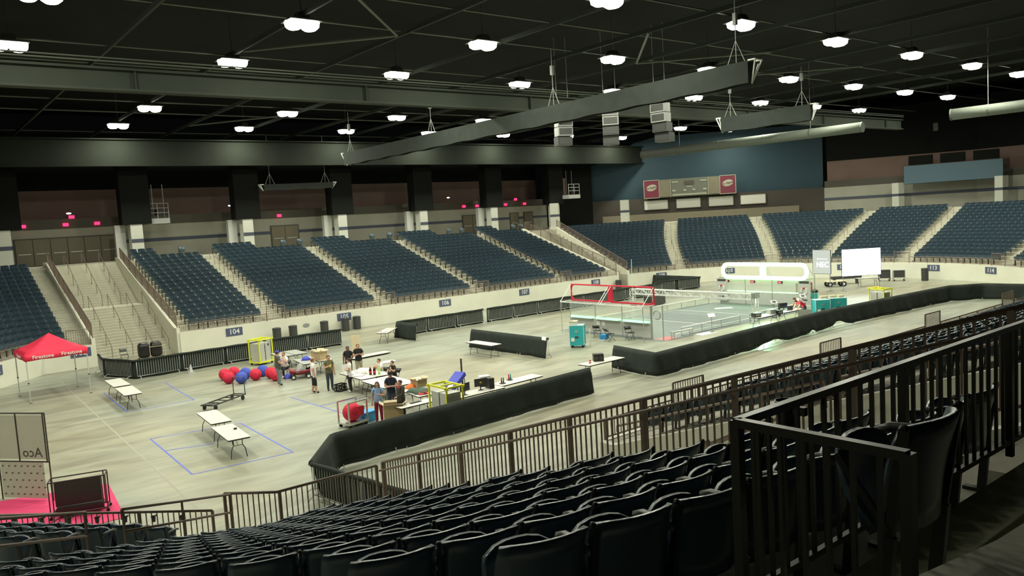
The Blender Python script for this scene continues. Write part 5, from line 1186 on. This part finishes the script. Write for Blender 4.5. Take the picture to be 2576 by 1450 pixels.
# ---------------------------------------------------------------- people
def person(label, x, y, heading, h=1.72, pose='stand', arms=('hang', 'hang'), top='tee_white', legs='jeans', skin='skin', shoes='shoe', hair='hair_brown', hairlen=0, cap=None, sleeve='short', shorts=False, girth=1.0, z=0.0, inner=None, legspread=.0):
    s = h/1.75; J = {}
    if pose == 'sit': J.update(pelvis=(0, -.05, .53), spine=(0, -.05, .70), chest=(0, -.02, .92), neck=(0, .0, 1.09), neck2=(0, .02, 1.16), head=(0, .04, 1.25), crown=(0, .035, 1.33))
    elif pose == 'bend': J.update(pelvis=(0, -.05, .93), spine=(0, .10, 1.06), chest=(0, .30, 1.16), neck=(0, .46, 1.22), neck2=(0, .53, 1.24), head=(0, .62, 1.24), crown=(0, .68, 1.28))
    else: J.update(pelvis=(0, 0, .96), spine=(0, .01, 1.12), chest=(0, .0, 1.32), neck=(0, -.01, 1.48), neck2=(0, .01, 1.55), head=(0, .03, 1.635), crown=(0, .025, 1.71))
    sh_ = Vector(J['neck']) - Vector((0, .0, .055)); dz = Vector((0, 0, 0))
    if pose == 'bend': sh_ = Vector(J['neck'])-Vector((0, .06, .02))
    for sd, q in (('L', -1), ('R', 1)):
        S = sh_ + Vector((q*.175, 0, 0)); J['sh'+sd] = tuple(S)
        st = arms[0 if q < 0 else 1]
        E, W, H = {'hang': ((.07, -.02, -.28), (.08, .06, -.53), (.08, .09, -.62)), 'chest': ((.07, .05, -.27), (-.06, .24, -.20), (-.12, .27, -.16)),
                   'cross': ((.06, .08, -.27), (-.13, .22, -.24), (-.20, .20, -.23)), 'belly': ((.09, .02, -.27), (-.04, .22, -.33), (-.10, .26, -.33)),
                   'mouth': ((.06, .12, -.24), (-.09, .24, -.06), (-.11, .22, .01)), 'fwd': ((.06, .13, -.24), (.0, .36, -.30), (-.01, .44, -.30)),
                   'table': ((.08, .14, -.23), (-.04, .34, -.30), (-.08, .41, -.30)), 'down': ((.04, .10, -.24), (.02, .26, -.40), (.01, .33, -.44)), 'hip': ((.16, -.10, -.24), (.03, .02, -.42), (.0, .06, -.46))}[st]
        for nm, o in (('el', E), ('wr', W), ('ha', H)): J[nm+sd] = (S.x+q*o[0], S.y+o[1], S.z+o[2])
        px, py, pz = J['pelvis']; J['hip'+sd] = (q*.085, py, pz-.06)
        if pose == 'sit': J['kn'+sd] = (q*.13, .36, .50); J['an'+sd] = (q*.13, .36, .09); J['to'+sd] = (q*.14, .52, .035)
        else:
            f = legspread*q; J['kn'+sd] = (q*.10, .02+f*.5, .51); J['an'+sd] = (q*.105, -.02+f, .09); J['to'+sd] = (q*.125, .13+f, .035)
    g = girth
    rad = dict(pelvis=(.180*g, .135*g), spine=(.170*g, .130*g), chest=(.190*g, .135*g), neck=(.085, .08), neck2=(.060, .062), head=(.092, .112), crown=(.068, .082))
    for sd in 'LR': rad.update({'sh'+sd: (.092, .092), 'el'+sd: (.056, .056), 'wr'+sd: (.038, .038), 'ha'+sd: (.040, .026), 'hip'+sd: (.115*g, .120*g), 'kn'+sd: (.080, .080), 'an'+sd: (.058, .058), 'to'+sd: (.048, .040)})
    names = list(J); idx = {n: i for i, n in enumerate(names)}
    bones = [('pelvis', 'spine'), ('spine', 'chest'), ('chest', 'neck'), ('neck', 'neck2'), ('neck2', 'head'), ('head', 'crown')]
    for sd in 'LR': bones += [('neck', 'sh'+sd), ('sh'+sd, 'el'+sd), ('el'+sd, 'wr'+sd), ('wr'+sd, 'ha'+sd), ('pelvis', 'hip'+sd), ('hip'+sd, 'kn'+sd), ('kn'+sd, 'an'+sd), ('an'+sd, 'to'+sd)]
    me = bpy.data.meshes.new('person'); me.from_pydata([J[n] for n in names], [(idx[a], idx[b]) for a, b in bones], [])
    o = bpy.data.objects.new('person', me); COL.objects.link(o); md = o.modifiers.new('skin', 'SKIN'); md.use_smooth_shade = True
    for n in names: v = me.skin_vertices[0].data[idx[n]]; v.radius = rad[n]; v.use_root = n == 'pelvis'
    sub = o.modifiers.new('sub', 'SUBSURF'); sub.levels = 1; sub.render_levels = 1
    dg = bpy.context.evaluated_depsgraph_get(); dg.update()
    nm = bpy.data.meshes.new_from_object(o.evaluated_get(dg)); bpy.data.objects.remove(o); bpy.data.meshes.remove(me)
    mb = MB(); mb.v = [tuple(v.co) for v in nm.vertices]; mb.f = [tuple(p.vertices) for p in nm.polygons]; bpy.data.meshes.remove(nm)
    mats = [skin, top, legs, shoes, inner or top, 'hair_dark']
    def seg(p, a, b):
        a, b = Vector(a), Vector(b); t = max(0, min(1, (p-a).dot(b-a)/max(1e-9, (b-a).length_squared))); return (p-a-(b-a)*t).length, t
    for f in mb.f:
        c = Vector((0, 0, 0))
        for i in f: c += Vector(mb.v[i])
        c /= len(f); best = min(((seg(c, J[a], J[b])[0]/max(.03, (rad[a][0]+rad[b][0])/2), a, b, seg(c, J[a], J[b])[1]) for a, b in bones), key=lambda q: q[0])
        a, b, t = best[1], best[2], best[3]
        nk = Vector(J['neck']); dn = (c-nk).dot((Vector(J['neck2'])-nk).normalized())
        if a in ('neck2', 'head') or (c-Vector(J['head'])).length < .15 or (dn > .035 and abs(c.x) < .09 and a[:2] not in ('el', 'wr')): m = 0
        elif a.startswith('wr'): m = 0
        elif a.startswith('el'): m = 1 if sleeve == 'long' else 0
        elif a.startswith('sh'): m = 1 if sleeve == 'long' or t < .62 else 0
        elif a.startswith('hip') or b.startswith('hip'): m = 1 if pose == 'stand' and c.z > J['pelvis'][2]-.10 else 2
        elif a.startswith('kn'): m = (2 if t < .25 else 0) if shorts else 2
        elif a.startswith('an'): m = 3
        else:
            m = 1
            if inner and a in ('spine', 'chest') and abs(c.x) < .055 and c.y > J['chest'][1]+.04: m = 4
            if a == 'pelvis' and t < .15 and pose != 'sit': m = 1
        mb.mi.append(m)
    hd = Vector(J['head']); fw = Vector((0, 1, -.1)).normalized() if pose != 'bend' else Vector((0, .75, -.65)).normalized()
    up = Vector((0, 0, 1)) if pose != 'bend' else Vector((0, .65, .75))
    mb.m = 0; mb.ball(tuple(hd+fw*.108-up*.012), (.014, .02, .02), 6, 4, 0)
    for q in (-1, 1): mb.ball(tuple(hd+Vector((q*.086, 0, 0))-up*.01), (.012, .02, .032), 6, 4, 0); mb.ball(tuple(hd+fw*.095+Vector((q*.034, 0, 0))+up*.012), (.013, .008, .008), 6, 4, 5)
    mb.ball(tuple(hd+fw*.096-up*.052), (.026, .008, .006), 6, 4, 5)
    for sd, q in (('L', -1), ('R', 1)):
        W, Hh = Vector(J['wr'+sd]), Vector(J['ha'+sd]); d = (Hh-W).normalized(); side_ = d.cross(Vector((0, 0, 1))); side_ = side_.normalized() if side_.length > .2 else Vector((1, 0, 0)); cu = side_.cross(d).normalized()
        if cu.z > 0: cu = -cu
        for k in range(4):
            b0 = Hh+side_*(.024-.016*k); L = (.060, .068, .064, .050)[k]; mb.tube([b0, b0+d*L*.5+cu*.006, b0+d*L*.8+cu*.022, b0+d*L*.85+cu*.036], .0085, 5, 0, r2=.0065)
        b0 = W+d*.03+side_*.03*(-q); mb.tube([b0, b0+d*.03+side_*.022*(-q), b0+d*.058+side_*.018*(-q)+cu*.01], .010, 5, 0, r2=.0075)
    mb.v = [(p[0]*s, p[1]*s, p[2]*s) for p in mb.v]
    root = mb.build('person', mats, loc=(x, y, z), rz=heading-PI/2, smooth=True); tag(root, label, 'person')
    hb = MB(); c = hd*s - fw*.012*s + up*.022*s
    if cap != 'hood':
        hb.ball(tuple(c-fw*.012*s), (.094*s, .110*s, .098*s), 14, 8)
        cutv = [(Vector(p)-c) for p in hb.v]
        hb.v = [tuple(c+(v if (v.dot(fw) < .045*s or v.dot(up) > .045*s) else v*.80)) for v in cutv]
        if hairlen: hb.ball(tuple(c-fw*.045*s-up*.13*s), (.105*s, .07*s, .15*s), 12, 8); hb.ball(tuple(c-up*.11*s+Vector((.085*s, .02*s, 0))), (.03*s, .045*s, .14*s), 8, 6); hb.ball(tuple(c-up*.11*s+Vector((-.085*s, .02*s, 0))), (.03*s, .045*s, .14*s), 8, 6)
        hb.build('hair', hair, root, smooth=True)
    if cap:
        cb = MB(); cb.lathe(tuple(c+up*.025*s), [(.108*s, 0), (.104*s, .03*s), (.080*s, .07*s), (.03*s, .088*s), (.005, .09*s)], 14, sy=1.1)
        cb.sheet([[c+up*.03*s+fw*(.09*s+.075*s*v)+Vector((u*.075*s*(1-.3*v), 0, -.02*v*s)) for u in (-1, -.5, 0, .5, 1)] for v in (0, .5, 1)], .008)
        cb.build('cap', cap, root, smooth=True)
    return root
H_ = lambda d: R(d)
person('man in a blue cap, charcoal shirt and grey jeans beside the balls', 15.05, 38.25, H_(-5), 1.76, arms=('belly', 'belly'), top='shirt_grey', legs='jeans_grey', cap='cap_blue', girth=1.1)
person('seated person in a pale shirt with one hand at the face', 16.22, 40.3, H_(215), 1.70, 'sit', ('mouth', 'belly'), top='tee_white', legs='pants_black', hair='hair_sand', hairlen=0, shoes='shoe_white', girth=1.08)
person('boy with auburn hair in white shirt and black shorts', 15.40, 34.85, H_(-20), 1.68, arms=('chest', 'hang'), top='tee_white', legs='pants_black', shorts=True, hair='hair_red', girth=1.12, legspread=.08)
person('man in an olive shirt and jeans holding something yellow', 16.16, 34.75, H_(262), 1.72, arms=('hang', 'chest'), top='shirt_olive', legs='jeans', hair='hair_brown', girth=1.12)
person('dark haired boy in white shirt and black trousers, arms folded', 16.62, 33.55, H_(165), 1.62, arms=('cross', 'cross'), top='tee_white', legs='pants_black', hair='hair_dark', shoes='shoe_white')
person('tall boy in a black shirt and khaki trousers behind the takeout table', 18.55, 36.3, H_(250), 1.78, arms=('chest', 'chest'), top='tee_black', legs='khaki', hair='hair_sand')
person('person in dark clothes half hidden behind the tall boy', 18.15, 36.65, H_(240), 1.68, arms=('belly', 'hang'), top='tee_black', legs='pants_black', skin='skindark', hair='hair_dark')
person('seated boy in white eating at the takeout table', 18.40, 33.88, H_(190), 1.66, 'sit', ('mouth', 'mouth'), top='tee_white', legs='jeans', hair='hair_brown')
person('seated boy in a black printed shirt eating at the takeout table', 18.62, 32.98, H_(190), 1.60, 'sit', ('mouth', 'table'), top='tee_black', legs='jeans', hair='hair_brown')
person('woman with long brown hair in light blue shirt and maroon trousers', 14.66, 27.30, H_(235), 1.64, arms=('chest', 'hang'), top='tee_blue', legs='pants_maroon', hair='hair_brown', hairlen=1)
person('man in a black cap and navy shirt, arms folded', 15.72, 28.1, H_(240), 1.76, arms=('cross', 'cross'), top='tee_navy', legs='jeans', cap='tee_black', hair='hair_dark')
person('person in a dark jacket over a red shirt reaching toward the carton', 15.30, 26.62, H_(190), 1.68, arms=('fwd', 'hip'), top='jacket', legs='pants_black', sleeve='long', inner='tee_red', hair='hair_brown', girth=1.1)
person('person in a red shirt bending over the score table', 46.3, 27.95, H_(160), 1.72, 'bend', ('down', 'down'), top='tee_red', legs='jeans', hair='hair_dark')
person('person in a white shirt bending behind the red shirt', 47.2, 28.55, H_(155), 1.78, 'bend', ('down', 'down'), top='tee_white', legs='jeans', hair='hair_brown')
tag(MB().box((0, 0, 0), (.10, .03, .12), .4).build('snack_box', 'yellowcard', loc=(16.10, 34.46, 1.25)), 'yellow packet held by the man in olive', 'packet')
# ---------------------------------------------------------------- scoreboard, windows, concourse fittings
_a, _b = Vector(PB), Vector(PC); _t = (_b-_a).normalized(); _n = Vector((_t.y, -_t.x)); RZ_E = math.atan2(_t.y, _t.x); LE = (_b-_a).length
if _n.dot(Vector((-1, -1))) < 0: _n = -_n
def on_end(s, off): p = _a+_t*s+_n*off; return p.x, p.y
def wall_side(x_px): return None
S0, S1 = 6.9, 18.2
x, y = on_end((S0+S1)/2, 1.1); LB = S1-S0
sb = thing('scoreboard', 'grey scoreboard with maroon soft drink panels at both ends', 'scoreboard', (x, y, 10.3), RZ_E)
MB().box((0, .15, 0), (LB, .3, 2.25)).build('cabinet', 'signgrey', sb)
def lit(nm, cx, cz, w, h, m): return MB().box((cx, -.02, cz), (w, .06, h)).build(nm, m, sb)
for s in (-1, 1):
    cx = s*(LB/2-.98); p = lit('sponsor_panel', cx, 0, 1.86, 2.15, 'maroon')
    b = MB(); 
    for q in (-1, 1): b.box((cx+q*.95, -.04, 0), (.08, .1, 2.3)); b.box((cx, -.04, q*1.12), (1.98, .1, .08))
    b.build('panel_frame', 'signframe', p)
    e = MB().ball((0, 0, 0), (.68, .012, .40), 20, 10).build('oval_emblem', 'signframe', p); e.location = (cx, -.055, .18); e.rotation_euler = (0, R(-12), 0)
    text('emblem_lettering', 'Dr Pepper', .33, 'maroon', p, (cx, -.08, .18), (R(90), R(-12), 0), .004, shear=.25)
    lit('side_panel', s*(LB/2-2.65), 0, 1.3, 2.05, 'door')
    MB().box((s*(LB/2-3.35), -.04, 0), (.07, .1, 2.2)).build('divider', 'signframe', sb)
for cx, cz, w_, h_ in ((-1.75, .72, .8, .16), (1.75, .72, .8, .16), (0, .05, .7, .12), (-1.9, -.35, .45, .22), (-.55, -.35, .35, .22), (.55, -.35, .35, .22), (1.9, -.35, .45, .22)): lit('digit_window', cx, cz, w_, h_, 'signframe')
lit('clock_window', 0, .55, 1.2, .5, 'doordark'); MB().box((0, -.06, -.9), (4.2, .08, .2)).build('caption_strip', 'signframe', sb)
for k, s in enumerate((8.3, 12.35, 16.35, 20.2)):
    x, y = on_end(s, .25); t = thing('serving_window', 'white blind in a window below the scoreboard, %s from the left' % ordw(k), 'window', (x, y, 8.30), RZ_E, 'blinds below the scoreboard')
    MB().box((0, 0, 0), (2.95, .06, 1.12)).build('blind', 'blind', t); b = MB()
    for q in (-1, 1): b.box((q*1.53, -.02, 0), (.1, .1, 1.3)); b.box((0, -.02, q*.61), (3.1, .1, .1))
    b.build('window_frame', 'doordark', t)
cw, cy_ = on_end(13.5, .9); ct2 = struct(MB().box((cw, cy_, 6.65), (24, .3, 1.1), RZ_E), 'trim_9', 'door')
for k, (px_, py_, h_) in enumerate(((64.2, 71.5, 3.1), (71.5, 66.8, 3.0), (91.5, 43.0, 3.0), (93.4, 33.0, 3.0))):
    t = thing('pillar', ['white pillar at the corner stair, left of two', 'white pillar left of the scoreboard blinds', 'bluish pillar under the pale blue balcony', 'white pillar at the far right of the end concourse'][k], 'pillar', (px_, py_, CONC), R(38 if k < 2 else 75)); w_ = (1.6, 2.2, .9, .9)[k]; MB().box((0, 0, h_/2), (w_, .9, h_)).build('pillar_shaft', 'pillar', t); MB().box((0, 0, 1.62), (w_+.02, .92, .28)).build('pillar_stripe', 'stripe', t)
bl = thing('balcony_front', 'pale blue balcony panel above the end concourse at right', 'balcony', (92.6, 37.6, 9.9), R(-77)); MB().box((0, 0, 0), (9.6, .3, 2.0)).build('front_panel', 'paleblue', bl); MB().box((0, .4, -.95), (9.6, .9, .15)).build('floor_slab', 'black', bl)
for k in range(3): MB().box((-3.2+3.2*k, .5, 1.6), (2.4, .5, 1.0)).build('spotlight_row', 'black', bl)
# doors in the far concourse wall
def doors(label, x0, x1, n, z1=2.25):
    t = thing('double_door', label, 'door', ((x0+x1)/2, BY-.03, CONC)); w_ = (x1-x0)/n; MB().box((0, .0, z1/2), (x1-x0+.16, .05, z1+.10)).build('door_frame', 'doordark', t)
    for k in range(n): d = MB().box((-(x1-x0)/2+w_*(k+.5), -.04, z1/2), (w_-.06, .05, z1-.06)).build('door_leaf', 'door', t); MB().box((-(x1-x0)/2+w_*(k+.5), -.08, 1.02), (w_*.7, .04, .06)).build('push_bar', 'alu', d)
doors('wide bank of brown doors behind the left stair', 8.6, 16.2, 6); doors('brown double doors behind the second far seat block', 30.2, 33.0, 2); doors('single grey brown door beside the second pillar', 37.2, 38.2, 1); doors('brown double doors behind the fourth far seat block', 53.3, 56.1, 2); doors('brown doors left of the corner stair', 60.4, 61.7, 1); doors('brown doors above the corner stair', 62.6, 64.0, 1)
# glowing exit signs and bulbs under the soffit
ex = [(9.3, 9.42), (12.4, 9.42), (12.9, 10.05), (14.8, 9.42), (31.1, 9.35), (53.5, 9.42), (55.4, 9.42), (59.7, 9.42), (61.3, 10.0), (62.7, 9.42)]
for k, (x, z) in enumerate(ex):
    t = thing('exit_sign', 'glowing red exit sign under the far soffit, %s from the left' % ordw(k), 'exit sign', (x, BY-.18, z), group='red exit signs'); MB().box((0, 0, 0), (.42, .08, .26)).build('sign_case', 'exitred', t); MB().tube([(0, 0, .05), (0, .05, .1), (0, (.5 if z < 9.9 else 2.9), .1)], .02, 4).build('bracket', 'doordark', t)
for k, (x, z) in enumerate(((12.7, 10.35), (26.3, 10.5), (51.3, 10.5), (59.0, 10.5), (67.2, 10.0))):
    t = thing('wall_light', 'small white glowing light below the brown panels, %s from the left' % ordw(k), 'light', (x, 75.2, z), group='small concourse lights'); MB().ball((0, 0, 0), (.20, .12, .07), 8, 5).build('bulb', 'bulb', t); MB().tube([(0, .05, .05), (0, .25, .4)], .02, 4).build('bracket', 'doordark', t)
for num, x in (('104', 16.9), ('105', 26.6), ('106', 35.8), ('107', 45.3), ('108', 54.9)):
    t = thing('aisle_sign', 'dim hanging sign reading %s above the far seats' % {'104': 'one zero four', '105': 'one zero five', '106': 'one zero six', '107': 'one zero seven', '108': 'one zero eight'}[num], 'sign', (x, 74.9, 9.8)); MB().box((0, .03, 0), (.95, .04, .45)).build('sign_plate', 'doordark', t); text('sign_digits', num, .48, 'signframe', t, (0, 0, 0), (R(90), 0, 0))
    MB().tube([(0, .03, -.1), (0, .9, -.1)], .02, 4).build('bracket', 'doordark', t)
# chairs on the far platforms
for k, x in enumerate((20.2, 29.3, 30.9, 38.6, 40.6, 47.9, 49.6, 56.8, 58.0)):
    o = copy_tree(proto); o.location = (x, 70.6, CONC); o.rotation_euler = (0, 0, PI); o['group'] = 'loose seats on the far platform'; o['label'] = 'dark seat standing on the far concourse platform, %s from the left' % ordw(k)
# spotlight platforms hung in the concourse openings
def spot_platform(label, x, y, z):
    t = thing('spotlight_platform', label, 'platform', (x, y, z)); MB().box((0, 0, 0), (1.9, 1.4, .45)).build('deck', 'grey', t); b = MB()
    for sx in (-.9, 0, .9): b.tube([(sx, -.65, .2), (sx, -.65, 1.5)], .03, 5); b.tube([(sx, .65, .2), (sx, .65, 3.2)], .03, 5)
    for zz in (.7, 1.1, 1.5): b.tube([(-.9, -.65, zz), (.9, -.65, zz)], .025, 5)
    b.build('guard_frame', 'grey', t); MB().tube([(-.95, .6, 0), (-.95, .6, 4.0)], .05, 5).build('hanger_post', 'dgrey', t); MB().box((.3, .1, .75), (.5, .9, .5)).build('spotlight', 'blackp', t)
spot_platform('grey spotlight platform with railing above the left far seats', 18.9, 72.6, 9.3); spot_platform('grey spotlight platform with railing above the corner stair', 66.5, 71.0, 9.9)

# ---------------------------------------------------------------- rigging above the floor
def draped_truss(label, a, b, h=.85, w_=.5):
    a, b = Vector(a), Vector(b); d = (b-a).normalized(); e = Vector((-d.y, d.x, 0))*w_/2; t = thing('draped_truss', label, 'truss', tuple(a)); L = (b-a).length; n = int(L/.6); g = []
    for o, z in ((e, -h), (e, 0), (-e, 0), (-e, -h)): g.append([d*(L*i/n)+o+Vector((0, 0, z+(.03*math.sin(i*1.3) if z else 0))) for i in range(n+1)])
    MB().sheet(g, .02).build('drape', 'drape_grey', t, smooth=False)
    for s, p in ((-1, Vector((0, 0, 0))), (1, d*L)):
        b_ = MB(); q = p+d*s*.35; b_.tube([p+e, q+e], .04, 5); b_.tube([p-e, q-e], .04, 5); b_.tube([q+e, q-e], .04, 5); b_.tube([q+e, p+Vector((0, 0, -h))], .04, 5); b_.tube([q-e, p+Vector((0, 0, -h))], .04, 5); b_.tube([p+Vector((0, 0, -h)), q+Vector((0, 0, -h*.2))], .03, 5); b_.build('truss_end', 'trusswhite', t)
    for f in ((.02, .33, .66, .98) if L > 10 else (.1, .9)):
        p = d*L*f; c = MB(); c.tube([p, p+Vector((0, 0, 16.6-a.z))], .02, 4); c.tube([p+d*.45, p+Vector((0, 0, 1.0)), p-d*.45], .025, 4); c.build('hanging_cable', 'grey', t); MB().box(tuple(p+Vector((0, 0, 1.9))), (.16, .16, .5)).build('chain_hoist', 'grey', t)
    return t
draped_truss('long grey draped truss crossing above the floor', (29.2, 56.5, 13.55), (29.6, 20.0, 13.75), .95); draped_truss('short grey draped truss above the far right of the field', (48.3, 35.2, 14.0), (49.5, 28.9, 14.1), 1.05); draped_truss('short dark draped truss before the brown wall panels', (28.0, 71.0, 12.15), (34.9, 71.0, 12.25), .55)
def speakers(label, x, y, z, rz, n):
    t = thing('speaker_cluster', label, 'speakers', (x, y, z), rz)
    for k in range(n):
        c = MB().box((0, .10*k*k*.5, -.62*k), (1.05, .75, .58)).build('speaker_cabinet', 'grey' if k < 2 else 'dgrey', t); MB().box((0, -.38+.05*k*k, -.62*k), (.9, .03, .42)).build('grille', 'dgrey', c)
    for sx in (-.4, .4): MB().tube([(sx, 0, .25), (sx, 0, 19.55-z)], .02, 4).build('hanging_cable', 'grey', t)
    MB().box((0, 0, .38), (1.1, .5, .1)).build('rigging_bar', 'lgrey', t)
speakers('grey hanging loudspeaker cluster, left of three', 36.6, 39.4, 13.9, R(-20), 3); speakers('grey hanging loudspeaker cluster, middle of three', 38.2, 36.6, 14.3, R(-45), 4); speakers('grey hanging loudspeaker cluster, right of three', 40.0, 33.9, 14.2, R(-80), 4)
def duct(label, a, b, r=.55):
    t = thing('air_duct', label, 'duct', a); v = Vector(b)-Vector(a); MB().tube([(0, 0, 0), tuple(v)], r, 14).build('duct_tube', 'duct', t, smooth=True); n = 5
    for k in range(n+1): p = v*k/n; MB().tube([p-v.normalized()*.05, p+v.normalized()*.05], r*1.04, 14).build('duct_band', 'duct', t)
    for k in (1, 4): p = v*k/n; MB().tube([p, p+Vector((0, 0, 6.3))], .02, 4).build('hanger_rod', 'grey', t)
duct('pale round air duct above the end stand, long left one', (60.8, 54.0, 13.3), (63.4, 32.6, 13.4), .42); duct('pale round air duct at the upper right, shorter one', (64.0, 26.0, 13.5), (66.0, 14.0, 13.6), .42)
